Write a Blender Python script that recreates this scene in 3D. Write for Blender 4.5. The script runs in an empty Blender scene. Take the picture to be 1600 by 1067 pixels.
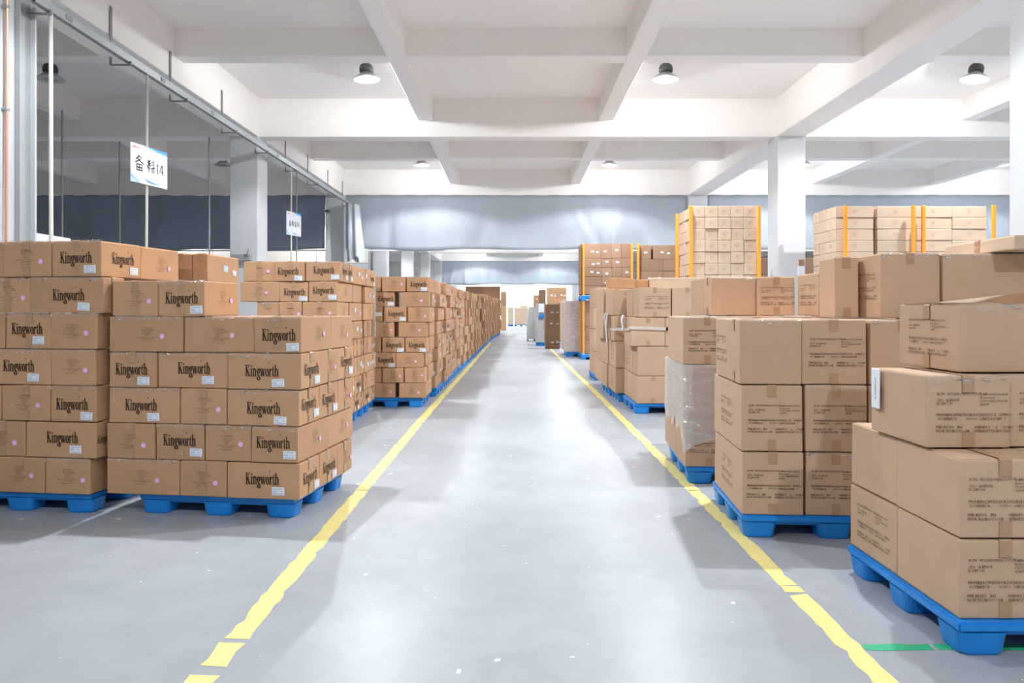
import bpy, bmesh, math, random
from mathutils import Vector, Matrix
R = random.Random(11)
SC = bpy.context.scene
COL = SC.collection
PI = math.pi

# ------------------------------------------------------------------ camera
cd = bpy.data.cameras.new('camera'); cam = bpy.data.objects.new('camera', cd); COL.objects.link(cam)
cam.location = (0, 0, 1.5); cam.rotation_euler = (PI / 2, 0, 0)
cd.lens = 25.74; cd.sensor_width = 36; cd.shift_x = -0.0019; cd.shift_y = -0.0303; cd.clip_end = 300
SC.camera = cam
# ------------------------------------------------------------------ light and exposure
SPOT_W, GLOW_W, LAMP_COL = 770.0, 135.0, (0.91, 0.955, 1.0)
w = bpy.data.worlds.new('world'); SC.world = w; w.use_nodes = True
w.node_tree.nodes['Background'].inputs[0].default_value = (0.8, 0.85, 0.95, 1)
w.node_tree.nodes['Background'].inputs[1].default_value = 0.3
vs = SC.view_settings
vs.view_transform = 'Standard'; vs.look = 'None'; vs.gamma = 1.0; vs.use_curve_mapping = False
vs.exposure = 0.22
SC.cycles.max_bounces = 8; SC.cycles.diffuse_bounces = 6; SC.cycles.glossy_bounces = 3
SC.cycles.transparent_max_bounces = 8; SC.cycles.caustics_reflective = False; SC.cycles.caustics_refractive = False
SC.cycles.use_denoising = True

# ------------------------------------------------------------------ materials
def mat(name, col, rough=0.7, metal=0.0, noise=None, bump=None, spec=0.5, rnd=0.0, emit=None):
    """noise=(scale, amount) mottles the colour, bump=(scale, strength), rnd = brightness spread between objects"""
    m = bpy.data.materials.new(name); m.use_nodes = True
    nt = m.node_tree; b = nt.nodes['Principled BSDF']
    b.inputs['Base Color'].default_value = (*col, 1); b.inputs['Roughness'].default_value = rough
    b.inputs['Metallic'].default_value = metal; b.inputs['Specular IOR Level'].default_value = spec
    out = None
    tc = nt.nodes.new('ShaderNodeTexCoord')
    if noise:
        n = nt.nodes.new('ShaderNodeTexNoise'); n.inputs['Scale'].default_value = noise[0]; n.inputs['Detail'].default_value = 5
        nt.links.new(tc.outputs['Object'], n.inputs['Vector'])
        mx = nt.nodes.new('ShaderNodeMix'); mx.data_type = 'RGBA'
        a = noise[1]
        mx.inputs[6].default_value = (*[c * (1 - a) for c in col], 1); mx.inputs[7].default_value = (*[min(1, c * (1 + a)) for c in col], 1)
        nt.links.new(n.outputs['Fac'], mx.inputs[0]); out = mx.outputs[2]
    if rnd:
        oi = nt.nodes.new('ShaderNodeObjectInfo'); hs = nt.nodes.new('ShaderNodeHueSaturation')
        mr = nt.nodes.new('ShaderNodeMapRange'); mr.inputs['To Min'].default_value = 1 - rnd; mr.inputs['To Max'].default_value = 1 + rnd
        nt.links.new(oi.outputs['Random'], mr.inputs['Value']); nt.links.new(mr.outputs[0], hs.inputs['Value'])
        if out: nt.links.new(out, hs.inputs['Color'])
        else: hs.inputs['Color'].default_value = (*col, 1)
        out = hs.outputs[0]
    if out: nt.links.new(out, b.inputs['Base Color'])
    if bump:
        n2 = nt.nodes.new('ShaderNodeTexNoise'); n2.inputs['Scale'].default_value = bump[0]; n2.inputs['Detail'].default_value = 4
        nt.links.new(tc.outputs['Object'], n2.inputs['Vector'])
        bp = nt.nodes.new('ShaderNodeBump'); bp.inputs['Strength'].default_value = bump[1]; bp.inputs['Distance'].default_value = 0.02
        nt.links.new(n2.outputs['Fac'], bp.inputs['Height']); nt.links.new(bp.outputs[0], b.inputs['Normal'])
    if emit:
        b.inputs['Emission Color'].default_value = (*emit[0], 1); b.inputs['Emission Strength'].default_value = emit[1]
    return m

def film_mat(name, tint, veil, gloss, scale, cut=(0.50, 0.62)):
    """thin clear plastic: see-through with a faint milky veil; the crinkles catch the light"""
    m = bpy.data.materials.new(name); m.use_nodes = True; nt = m.node_tree; nt.nodes.clear(); N = nt.nodes.new; L = nt.links.new
    o = N('ShaderNodeOutputMaterial'); t = N('ShaderNodeBsdfTransparent'); d = N('ShaderNodeBsdfDiffuse'); g = N('ShaderNodeBsdfGlossy')
    d.inputs['Color'].default_value = (*tint, 1); g.inputs['Roughness'].default_value = 0.12; g.inputs['Color'].default_value = (1, 1, 1, 1)
    tc = N('ShaderNodeTexCoord'); mp = N('ShaderNodeMapping'); mp.inputs['Scale'].default_value = scale; n = N('ShaderNodeTexNoise'); n.inputs['Scale'].default_value = 1
    n.inputs['Detail'].default_value = 2; n.inputs['Distortion'].default_value = 1.2
    L(tc.outputs['Object'], mp.inputs[0]); L(mp.outputs[0], n.inputs['Vector'])
    bp = N('ShaderNodeBump'); bp.inputs['Strength'].default_value = 1.0; bp.inputs['Distance'].default_value = 0.05
    L(n.outputs['Fac'], bp.inputs['Height']); L(bp.outputs[0], g.inputs['Normal'])
    mr = N('ShaderNodeMapRange'); mr.inputs['From Min'].default_value = cut[0]; mr.inputs['From Max'].default_value = cut[1]
    mr.inputs['To Min'].default_value = 0.03; mr.inputs['To Max'].default_value = gloss; L(n.outputs['Fac'], mr.inputs['Value'])
    m1 = N('ShaderNodeMixShader'); m1.inputs[0].default_value = veil; L(t.outputs[0], m1.inputs[1]); L(d.outputs[0], m1.inputs[2])
    m2 = N('ShaderNodeMixShader'); L(mr.outputs[0], m2.inputs[0]); L(m1.outputs[0], m2.inputs[1]); L(g.outputs[0], m2.inputs[2]); L(m2.outputs[0], o.inputs[0])
    return m

def cardboard(name, col, rnd=0.07):
    m = mat(name, col, 0.8, noise=(5, 0.07), rnd=rnd, spec=0.25)
    nt = m.node_tree; b = nt.nodes['Principled BSDF']
    tc = nt.nodes.new('ShaderNodeTexCoord'); wv = nt.nodes.new('ShaderNodeTexWave'); wv.inputs['Scale'].default_value = 70; wv.bands_direction = 'Z'
    wv.inputs['Distortion'].default_value = 0.6
    nt.links.new(tc.outputs['Object'], wv.inputs['Vector'])
    bp = nt.nodes.new('ShaderNodeBump'); bp.inputs['Strength'].default_value = 0.05; bp.inputs['Distance'].default_value = 0.004
    nt.links.new(wv.outputs['Fac'], bp.inputs['Height']); nt.links.new(bp.outputs[0], b.inputs['Normal'])
    return m

M = dict(
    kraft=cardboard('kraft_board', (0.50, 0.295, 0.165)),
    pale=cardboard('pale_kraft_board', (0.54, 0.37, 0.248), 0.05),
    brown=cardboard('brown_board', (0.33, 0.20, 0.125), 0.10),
    cream=cardboard('cream_board', (0.62, 0.475, 0.345), 0.04),
    ink=mat('black_ink', (0.025, 0.018, 0.015), 0.75, spec=0.2),
    faint=mat('brown_ink', (0.13, 0.075, 0.045), 0.8, spec=0.2),
    label=mat('label_paper', (0.82, 0.86, 0.92), 0.45),
    lab_ink=mat('label_ink', (0.22, 0.27, 0.40), 0.6),
    pink=mat('pink_sticker', (0.78, 0.42, 0.68), 0.5),
    pink_ink=mat('sticker_print', (0.93, 0.82, 0.92), 0.5),
    tape=mat('brown_tape', (0.44, 0.275, 0.16), 0.28, noise=(9, 0.08)),
    clear=film_mat('clear_tape', (0.92, 0.9, 0.95), 0.06, 0.75, (16, 22, 30), (0.56, 0.68)),
    wrap=film_mat('stretch_wrap', (0.84, 0.82, 0.82), 0.42, 0.22, (2.2, 2.2, 11)),
    blue=mat('blue_plastic', (0.008, 0.235, 0.70), 0.38, noise=(6, 0.12), rnd=0.06),
    paint=mat('white_paint', (0.935, 0.90, 0.862), 0.75, noise=(1.2, 0.015), bump=(2.5, 0.05)),
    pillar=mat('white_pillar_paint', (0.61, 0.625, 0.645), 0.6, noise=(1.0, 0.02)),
    panel=mat('beige_panel', (0.50, 0.455, 0.405), 0.5),
    wall=mat('white_wall', (0.88, 0.87, 0.85), 0.8, noise=(0.6, 0.02)),
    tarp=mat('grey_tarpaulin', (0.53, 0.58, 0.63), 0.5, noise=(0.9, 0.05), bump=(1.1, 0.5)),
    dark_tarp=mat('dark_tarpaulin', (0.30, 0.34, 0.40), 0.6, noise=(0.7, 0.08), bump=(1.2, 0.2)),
    steel=mat('galvanised_steel', (0.38, 0.41, 0.42), 0.45, metal=0.3, noise=(4, 0.1)),
    dark_steel=mat('grey_painted_steel', (0.24, 0.25, 0.26), 0.5, noise=(4, 0.1)),
    copper=mat('copper_pipe', (0.66, 0.36, 0.25), 0.4, metal=0.3),
    cord=mat('pale_cord', (0.72, 0.70, 0.64), 0.8),
    thin=mat('grey_cord', (0.42, 0.43, 0.43), 0.8),
    housing=mat('lamp_housing', (0.06, 0.065, 0.07), 0.4, metal=0.2),
    shade=mat('spun_aluminium', (0.55, 0.56, 0.57), 0.35, metal=0.7),
    glass_on=mat('lit_diffuser', (0.95, 0.95, 0.95), 0.5, emit=((0.95, 0.98, 1.0), 12.0)),
    glass_off=mat('unlit_diffuser', (0.30, 0.31, 0.31), 0.4),
    yellow=mat('yellow_floor_paint', (0.78, 0.68, 0.25), 0.55, noise=(14, 0.10)),
    green=mat('green_floor_paint', (0.03, 0.42, 0.20), 0.55, noise=(12, 0.2)),
    orange=mat('orange_post_paint', (0.90, 0.36, 0.035), 0.4, noise=(5, 0.06)),
    rag=mat('white_rag', (0.86, 0.86, 0.87), 0.9),
    strap=mat('white_strap', (0.88, 0.86, 0.83), 0.6),
    board=mat('sign_board', (0.84, 0.86, 0.93), 0.35),
    sky=mat('sign_sky_blue', (0.25, 0.55, 0.92), 0.4), deep=mat('sign_deep_blue', (0.02, 0.32, 0.80), 0.4),
    pale_blue=mat('sign_pale_blue', (0.55, 0.70, 0.95), 0.4),
    red=mat('sign_red', (0.75, 0.15, 0.25), 0.5),
    grey_wrap=mat('grey_wrapped_film', (0.50, 0.50, 0.51), 0.22, noise=(7, 0.12), bump=(14, 0.4)),
    rubber=mat('black_rubber', (0.03, 0.03, 0.03), 0.7),
)

def floor_material():
    m = bpy.data.materials.new('epoxy_floor'); m.use_nodes = True; nt = m.node_tree; b = nt.nodes['Principled BSDF']
    N = nt.nodes.new; L = nt.links.new
    tc = N('ShaderNodeTexCoord')
    def noise(scale, detail=4, stretch=None, dist=0.0):
        n = N('ShaderNodeTexNoise'); n.inputs['Scale'].default_value = scale; n.inputs['Detail'].default_value = detail; n.inputs['Distortion'].default_value = dist
        if stretch:
            mp = N('ShaderNodeMapping'); mp.inputs['Scale'].default_value = stretch; mp.inputs['Rotation'].default_value = (0, 0, 0.5)
            L(tc.outputs['Object'], mp.inputs[0]); L(mp.outputs[0], n.inputs['Vector'])
        else: L(tc.outputs['Object'], n.inputs['Vector'])
        return n.outputs['Fac']
    def ramp(src, a, bb, ca, cb):
        r = N('ShaderNodeValToRGB'); r.color_ramp.elements[0].position = a; r.color_ramp.elements[1].position = bb
        r.color_ramp.elements[0].color = (*ca, 1); r.color_ramp.elements[1].color = (*cb, 1); L(src, r.inputs[0]); return r.outputs[0]
    def mix(f, a, c):
        x = N('ShaderNodeMix'); x.data_type = 'RGBA'; L(f, x.inputs[0]); L(a, x.inputs[6])
        if isinstance(c, tuple): x.inputs[7].default_value = (*c, 1)
        else: L(c, x.inputs[7])
        return x.outputs[2]
    base = ramp(noise(0.55, 5), 0.3, 0.7, (0.325, 0.348, 0.376), (0.40, 0.427, 0.46))
    fine = ramp(noise(3.5, 6, dist=0.8), 0.35, 0.75, (0.92, 0.92, 0.92), (1.03, 1.03, 1.03))
    mul = N('ShaderNodeMix'); mul.data_type = 'RGBA'; mul.blend_type = 'MULTIPLY'; mul.inputs[0].default_value = 1; L(base, mul.inputs[6]); L(fine, mul.inputs[7])
    c = mul.outputs[2]
    k = (0, 0, 0); o = (1, 1, 1)
    c = mix(ramp(noise(10.0, 2), 0.735, 0.75, k, o), c, (0.78, 0.81, 0.84))                            # pale chips
    c = mix(ramp(noise(26.0, 2), 0.765, 0.78, k, o), c, (0.85, 0.87, 0.9))
    L(c, b.inputs['Base Color'])
    r = N('ShaderNodeMapRange'); r.inputs['From Min'].default_value = 0.3; r.inputs['From Max'].default_value = 0.7
    r.inputs['To Min'].default_value = 0.27; r.inputs['To Max'].default_value = 0.42
    L(noise(0.8, 5, (1, 0.6, 1)), r.inputs['Value']); L(r.outputs[0], b.inputs['Roughness'])
    b.inputs['Specular IOR Level'].default_value = 0.15
    bp = N('ShaderNodeBump'); bp.inputs['Strength'].default_value = 0.06; bp.inputs['Distance'].default_value = 0.02
    L(noise(2.2, 3), bp.inputs['Height']); L(bp.outputs[0], b.inputs['Normal'])
    return m
M['floor'] = floor_material()

# ------------------------------------------------------------------ object helpers
def link(name, me, m=None, parent=None, loc=(0, 0, 0), rot=(0, 0, 0)):
    o = bpy.data.objects.new(name, me); COL.objects.link(o)
    o.location = loc; o.rotation_euler = rot
    if parent is not None: o.parent = parent
    if m is not None and me is not None and not me.materials: me.materials.append(m)
    return o

def mesh_of(name, bm, mats=(), smooth=False):
    me = bpy.data.meshes.new(name); bm.to_mesh(me); bm.free()
    for x in mats: me.materials.append(x)
    if smooth:
        for p in me.polygons: p.use_smooth = True
    return me

def tag(o, label, cat, group=None):
    o['label'] = label; o['category'] = cat
    if group: o['group'] = group
    return o

def struct(o):
    o['kind'] = 'structure'; return o

def bx(bm, x0, x1, y0, y1, z0, z1, mi=0):
    v = [bm.verts.new(p) for p in ((x0, y0, z0), (x1, y0, z0), (x1, y1, z0), (x0, y1, z0), (x0, y0, z1), (x1, y0, z1), (x1, y1, z1), (x0, y1, z1))]
    for f in ((3, 2, 1, 0), (4, 5, 6, 7), (0, 1, 5, 4), (1, 2, 6, 5), (2, 3, 7, 6), (3, 0, 4, 7)):
        bm.faces.new([v[i] for i in f]).material_index = mi

def box_mesh(name, x0, x1, y0, y1, z0, z1, bev=0.0, seg=2):
    bm = bmesh.new(); bx(bm, x0, x1, y0, y1, z0, z1)
    if bev: bmesh.ops.bevel(bm, geom=bm.edges[:], offset=bev, segments=seg, affect='EDGES', profile=0.6)
    return mesh_of(name, bm)

def lathe(name, prof, n=24, mats=(), smooth=True):
    bm = bmesh.new(); rings = []
    for r, z in prof:
        rings.append([bm.verts.new((r * math.cos(2 * PI * i / n), r * math.sin(2 * PI * i / n), z)) for i in range(n)])
    for a, b in zip(rings, rings[1:]):
        for i in range(n): bm.faces.new((a[i], a[(i + 1) % n], b[(i + 1) % n], b[i]))
    bm.faces.new(rings[0][::-1]); bm.faces.new(rings[-1])
    me = mesh_of(name, bm, mats)
    if smooth:
        for p in me.polygons: p.use_smooth = len(p.vertices) == 4
    return me

def tube(name, pts, r, n=8, m=None):
    bm = bmesh.new(); rings = []
    for i, p in enumerate(pts):
        p = Vector(p); d = (Vector(pts[min(i + 1, len(pts) - 1)]) - Vector(pts[max(i - 1, 0)])).normalized()
        s = d.cross(Vector((0.31, 0.9, 0.2))).normalized(); t = d.cross(s)
        rings.append([bm.verts.new(p + s * r * math.cos(2 * PI * k / n) + t * r * math.sin(2 * PI * k / n)) for k in range(n)])
    for a, b in zip(rings, rings[1:]):
        for k in range(n): bm.faces.new((a[k], a[(k + 1) % n], b[(k + 1) % n], b[k]))
    bm.faces.new(rings[0][::-1]); bm.faces.new(rings[-1])
    return mesh_of(name, bm, [m] if m else ())

# flat prints live in the X-Z plane, facing -Y, centred on the origin
def poly(bm, pts, mi=0, y=0.0):
    f = bm.faces.new([bm.verts.new((x, y, z)) for x, z in pts]); f.material_index = mi
    f.normal_update()
    if f.normal.y > 0: f.normal_flip()

def stroke(bm, pts, wd, mi=0, y=0.0):
    ws = wd if isinstance(wd, (list, tuple)) else [wd] * len(pts)
    L, Rr = [], []
    for i, p in enumerate(pts):
        a = pts[max(i - 1, 0)]; b = pts[min(i + 1, len(pts) - 1)]
        dx, dz = b[0] - a[0], b[1] - a[1]; l = math.hypot(dx, dz) or 1
        nx, nz = -dz / l * ws[i] / 2, dx / l * ws[i] / 2
        L.append((p[0] + nx, p[1] + nz)); Rr.append((p[0] - nx, p[1] - nz))
    for i in range(len(pts) - 1): poly(bm, [L[i], L[i + 1], Rr[i + 1], Rr[i]], mi, y)

def arc(cx, cz, rx, rz, a0, a1, n=10):
    return [(cx + rx * math.cos(math.radians(a0 + (a1 - a0) * i / n)), cz + rz * math.sin(math.radians(a0 + (a1 - a0) * i / n))) for i in range(n + 1)]

def rect(bm, x0, x1, z0, z1, mi=0, y=0.0): poly(bm, [(x0, z0), (x1, z0), (x1, z1), (x0, z1)], mi, y)
def disc(bm, cx, cz, r, mi=0, y=0.0, n=16): poly(bm, arc(cx, cz, r, r, 0, 360 - 360 / n, n - 1), mi, y)

# ------------------------------------------------------------------ serif lettering drawn stroke by stroke
def serif_word():
    bm = bmesh.new(); x = 0.0
    def T(f): return [(x + a, b) for a, b in f]
    def r(a, b, c, d): rect(bm, x + a, x + b, c, d)
    def s(pts, wd): stroke(bm, T(pts), wd)
    def ell(cx, cz, rx, rz, a0=0, a1=360):     # pen with thick sides and thin top/bottom
        p = arc(cx, cz, rx, rz, a0, a1, 18); n = len(p)
        wd = [0.045 + 0.085 * abs(math.cos(math.radians(a0 + (a1 - a0) * i / (n - 1)))) for i in range(n)]
        s(p, wd)
    # K
    r(.07, .19, 0, 1); r(.0, .27, 0, .045); r(.0, .27, .955, 1); s([(.17, .40), (.45, .98)], .05); s([(.24, .55), (.47, .03)], .13)
    r(.34, .55, .955, 1); r(.37, .60, 0, .045); x += .60
    # i
    r(.06, .17, 0, .66); r(0, .24, 0, .045); poly(bm, T([(0, .62), (.06, .58), (.17, .66), (.10, .69)])); disc(bm, x + .115, .87, .075); x += .26
    # n
    r(.06, .17, 0, .64); r(0, .23, 0, .045); poly(bm, T([(0, .62), (.06, .57), (.17, .66), (.10, .69)]))
    s(arc(.245, .47, .125, .17, 165, 0), [.04, .05, .06, .07, .08, .09, .10, .10, .11, .11, .11]); r(.315, .425, 0, .48); r(.27, .48, 0, .045); x += .50
    # g
    ell(.19, .45, .13, .19); ell(.20, -.17, .16, .13); s([(.10, .29), (.07, .20), (.11, .12), (.24, .07), (.33, .0)], [.04, .07, .09, .10, .08]); s([(.27, .58), (.34, .65), (.41, .64)], [.04, .05, .08]); x += .41
    # w
    r(-.02, .17, .62, .66); r(.20, .40, .62, .66); r(.45, .62, .62, .66)
    s([(.06, .64), (.19, .0)], .11); s([(.19, .0), (.31, .62)], .045); s([(.29, .64), (.42, .0)], .11); s([(.42, .0), (.54, .64)], .045); x += .62
    # o
    ell(.19, .33, .145, .31); x += .40
    # r
    r(.06, .17, 0, .64); r(0, .24, 0, .045); poly(bm, T([(0, .62), (.06, .57), (.17, .66), (.10, .69)])); s([(.16, .50), (.22, .61), (.30, .62)], [.04, .06, .10])
    disc(bm, x + .30, .575, .055); x += .36
    # t
    s([(.11, .84), (.11, .16), (.15, .05), (.22, .04), (.27, .10)], [.05, .11, .10, .07, .03]); r(.0, .25, .60, .65); poly(bm, T([(.06, .62), (.12, .86), (.16, .86), (.16, .62)])); x += .28
    # h
    r(.06, .17, 0, 1); r(0, .24, 0, .045); poly(bm, T([(0, .96), (.06, .92), (.17, 1.0), (.10, 1.03)]))
    s(arc(.245, .47, .125, .17, 165, 0), [.04, .05, .06, .07, .08, .09, .10, .10, .11, .11, .11]); r(.315, .425, 0, .48); r(.27, .48, 0, .045); x += .48
    # registered mark above the t
    s2 = arc(2.82, 1.14, .055, .055, 0, 360, 12); stroke(bm, s2, .025); rect(bm, 2.80, 2.84, 1.11, 1.17)
    k = 0.252 / x
    for v in bm.verts: v.co = Vector(((v.co.x - x / 2) * k, 0, (v.co.z - 0.45) * 0.083))
    return mesh_of('serif_lettering', bm, [M['ink']])
WORD = serif_word()

def text_mesh(name, rows, m, width=None):
    """rows: (text, x, z, size, align); flat letters from Blender's built-in face"""
    bm = bmesh.new(); dg = bpy.context.evaluated_depsgraph_get()
    for t, x, z, size, al in rows:
        cu = bpy.data.curves.new('t', 'FONT'); cu.body = t; cu.size = size; cu.align_x = al; cu.resolution_u = 1
        o = bpy.data.objects.new('t', cu); me = bpy.data.meshes.new_from_object(o)
        me.transform(Matrix.Translation((x, 0, z)) @ Matrix.Rotation(PI / 2, 4, 'X'))
        bm.from_mesh(me); bpy.data.objects.remove(o); bpy.data.curves.remove(cu); bpy.data.meshes.remove(me)
    return mesh_of(name, bm, [m])

small = [('Sl. cclb :nalioncce', 0, .052, .012, 'CENTER'), ('tlo. oorc oi:cunoab', .006, .040, .012, 'CENTER'), ('nl lcc unbc. ocuonunn', .012, .028, .012, 'CENTER'), ('oucncnonblc.', .0, .016, .012, 'CENTER'),
         ('Nculuoncl', 0, .003, .011, 'CENTER'), ('uncnuco', 0, -.008, .011, 'CENTER'), ('Finodouncno uucl onu Inunnouc', .0, -.021, .012, 'CENTER'),
         ('nccun oc', -.015, -.034, .012, 'CENTER'), ('BOI', .026, -.036, .017, 'CENTER'), ('Ml uoconucoc uuc', -.004, -.050, .012, 'CENTER')]
PRINT = text_mesh('small_print', small, M['faint'])
big = [('ACN  WODEONNCOUUT  14', -.155, .070, .0175, 'LEFT'), ('Eoumnonyooomide', .048, .070, .0165, 'LEFT'), ('Bolenoens.', .048, .053, .0155, 'LEFT'), ('UCV:UGDOVIUUX', .048, .037, .0155, 'LEFT'), ('IGWT.', .048, .021, .0155, 'LEFT'),
       ('CIO.  # ENOE', -.155, .041, .0175, 'LEFT'), ('DCIM OII', -.155, .024, .0175, 'LEFT'),
       ('MHNBJNCIMS', -.157, -.028, .0185, 'LEFT'), ('DNOB,DICIC', -.045, -.028, .0185, 'LEFT'), ('+1ECU,Z', .050, -.028, .0185, 'LEFT'), ('OMMO', .135, -.028, .019, 'LEFT'),
       ('ICOBBBBCA', -.150, -.046, .0165, 'LEFT'), ('SOIOO', -.020, -.046, .0165, 'LEFT'), ('OIBICLA,IOBIB', .042, -.046, .0165, 'LEFT'), ('Y', .158, -.044, .0150, 'LEFT'),
       ('MIB BJOIO   BN', -.160, -.086, .0185, 'LEFT'), ('WBNFS 5     6     CUIBV', .020, -.086, .0180, 'LEFT'), ('NOR NOBIO/O-OB', -.160, -.104, .0185, 'LEFT'), ('WBNDSYTJOB\'S OVO', .020, -.104, .0180, 'LEFT')]
BIGP = text_mesh('carton_print', big, M['ink'])
tiny = [('Tl. Ncuonlo:cu', 0, .028, .014, 'CENTER'), ('unclo. ocnulu', 0, .012, .014, 'CENTER'), ('IGCN: OCU', 0, -.006, .015, 'CENTER'), ('Mlonucl', -.01, -.024, .014, 'CENTER')]
TINY = text_mesh('square_print', tiny, M['faint'])

def label_mesh():
    bm = bmesh.new(); rect(bm, -.0475, .0475, -.029, .029, 0)
    for i, (a, b, z) in enumerate(((-.042, .04, .0205), (-.042, .03, .014), (-.042, -.008, .004), (-.042, -.012, -.002), (-.042, -.006, -.008), (-.042, .04, -.017), (-.042, .034, -.023))):
        rect(bm, a, b, z - .0011, z + .0011, 1, -.0006)
    t = text_mesh('n', [('1', .0, -.009, .017, 'LEFT'), ('00', .016, -.009, .020, 'LEFT')], M['lab_ink'])
    t.transform(Matrix.Translation((0, -.0006, 0)))
    n0 = len(bm.faces); bm.from_mesh(t); bm.faces.ensure_lookup_table()
    for f in bm.faces[n0:]: f.material_index = 1
    bpy.data.meshes.remove(t)
    return mesh_of('shipping_label', bm, [M['label'], M['lab_ink']])
LABEL = label_mesh()
def dot_mesh():
    bm = bmesh.new(); disc(bm, 0, 0, .0205, 0, 0, 20)
    stroke(bm, [(-.012, -.003), (-.006, .004), (-.001, -.002), (.004, .005), (.011, .0)], .004, 1, -.0006); rect(bm, -.009, .009, -.010, -.0075, 1, -.0006)
    return mesh_of('round_sticker', bm, [M['pink'], M['pink_ink']])
DOT = dot_mesh()

# ------------------------------------------------------------------ cartons
def carton_mesh(w, d, h, bev=0.009):
    bm = bmesh.new(); bx(bm, -w / 2, w / 2, -d / 2, d / 2, 0, h)
    bmesh.ops.bevel(bm, geom=bm.edges[:], offset=bev, segments=2, affect='EDGES', profile=0.6)
    g = 0.003; e = 0.009                                             # two closed top flaps with the slit between them
    if d >= w: fl = ((-w / 2 + e, -g, -d / 2 + e, d / 2 - e), (g, w / 2 - e, -d / 2 + e, d / 2 - e))
    else: fl = ((-w / 2 + e, w / 2 - e, -d / 2 + e, -g), (-w / 2 + e, w / 2 - e, g, d / 2 - e))
    for a in fl: bx(bm, *a, h - .002, h + .0022)
    c = {(i, j, k): Vector((R.uniform(-.0035, .0035), R.uniform(-.0035, .0035), R.uniform(-.005, .001))) for i in (0, 1) for j in (0, 1) for k in (0, 1)}
    for v in bm.verts:
        a, b, k = v.co.x / w + .5, v.co.y / d + .5, min(1, max(0, v.co.z / h))
        o = Vector()
        for (i, j, l), q in c.items():
            f = (a if i else 1 - a) * (b if j else 1 - b) * (k if l else 0)
            o += q * f
        v.co += o
    return mesh_of('carton', bm)

def tape_mesh(w, d, h, tab=.075, tw=.056):
    bm = bmesh.new(); o = .0042; tab = min(tab, h * .42)
    if d >= w: L, S = d, w
    else: L, S = w, d
    L2 = L / 2 + o
    prof = [(-L2, h - tab), (-L2, h - .004), (-L2 + .006, h + o), (L2 - .006, h + o), (L2, h - .004), (L2, h - tab)]
    rows = []
    for p, z in prof:
        a, b = ((-tw / 2, p, z), (tw / 2, p, z)) if d >= w else ((p, -tw / 2, z), (p, tw / 2, z))
        rows.append((bm.verts.new(a), bm.verts.new(b)))
    for (a, b), (c, e) in zip(rows, rows[1:]): bm.faces.new((a, b, e, c))
    prof = [(-L2, .003), (-L2, tab)]                                # bottom tab that comes up the near end
    for sgn in (-1, 1):
        p = sgn * L2
        q = [(-tw / 2, p, .004), (tw / 2, p, .004), (tw / 2, p, tab), (-tw / 2, p, tab)] if d >= w else [(p, -tw / 2, .004), (p, tw / 2, .004), (p, tw / 2, tab), (p, -tw / 2, tab)]
        bm.faces.new([bm.verts.new(v) for v in q])
    return mesh_of('packing_tape', bm, [M['tape']])

def clear_mesh(w, d, h):
    """crinkled clear tape folded over the top front edge"""
    bm = bmesh.new(); n = max(6, int(w / .035)); o = .006; rows = []
    for i in range(n + 1):
        x = -w / 2 + w * i / n
        dn = R.uniform(.012, .04); j = lambda s: R.uniform(-s, s)
        rows.append([bm.verts.new(p) for p in ((x, -d / 2 - o + j(.0015), h - dn), (x + j(.004), -d / 2 - o - .001 + j(.0015), h - .012), (x, -d / 2 + .004, h + o + j(.001)), (x, -d / 2 + .05 + j(.012), h + o + j(.001)))])
    for a, b in zip(rows, rows[1:]):
        for k in range(3): bm.faces.new((a[k], b[k], b[k + 1], a[k + 1]))
    me = mesh_of('clear_tape', bm, [M['clear']])
    return me

ORD = ['bottom', 'second', 'third', 'fourth', 'fifth', 'sixth', 'seventh', 'eighth']
ORDN = ['first', 'second', 'third', 'fourth', 'fifth', 'sixth', 'seventh', 'eighth', 'ninth']

def decal(parent, name, me, face, w, d, dx, z, scale=1.0, tilt=0.0):
    """put a flat print on the front, left or right face; dx runs to the viewer's right"""
    e = .0055
    if face == 'front': loc, rz = (dx, -d / 2 - e, z), 0
    elif face == 'right': loc, rz = (w / 2 + e, dx, z), PI / 2
    else: loc, rz = (-w / 2 - e, -dx, z), -PI / 2
    o = link(name, me, None, parent, loc, (0, 0, rz)); o.scale = (scale,) * 3
    if tilt: o.rotation_euler = (0, tilt, rz)
    return o

def dress(c, code, face, w, d, h):
    fw = w if face == 'front' else d
    u = R.uniform
    if code == 'K':
        s = min(1.0, fw * .86 / .252, h * .5 / .12)
        dx = max(-fw * .06, min(fw * .06, u(-.02, .02))); zc = h * .52 + u(-.01, .012)
        decal(c, 'printed_lettering', WORD, face, w, d, dx, zc, s)
        decal(c, 'shipping_label', LABEL, face, w, d, min(fw / 2 - .06, dx + .126 * s + u(-.035, .012)), max(.035, zc - .083 * s), min(1, fw / .3), u(-.05, .05))
    elif code == 'P':
        s = min(1.0, fw * .7 / .17, h / .235)
        dx = u(-.015, .015)
        decal(c, 'small_lettering', PRINT, face, w, d, dx, h * .5 + u(-.01, .01), s)
        decal(c, 'round_sticker', DOT, face, w, d, min(fw / 2 - .03, dx + .105 * s + u(-.01, .02)), h * .44 + u(-.015, .015))
    elif code == 'S':
        decal(c, 'shipping_label', LABEL, face, w, d, u(-.1, .1) * fw, h * .5 + u(-.05, .05), 1, u(-.08, .08))
        if fw > .4: decal(c, 'shipping_label', LABEL, face, w, d, fw * .33, h * .42, .9, u(-.08, .08))
    elif code == 'R':
        s = min(1.0, fw * .86 / .33, h * .62 / .2)
        decal(c, 'shipping_lettering', BIGP, face, w, d, u(-.01, .01), h * .5 + .01, s)
    elif code == 'Q':
        decal(c, 'square_lettering', TINY, face, w, d, u(-.01, .01), h * .5, min(1, fw * .7 / .1))

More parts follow.
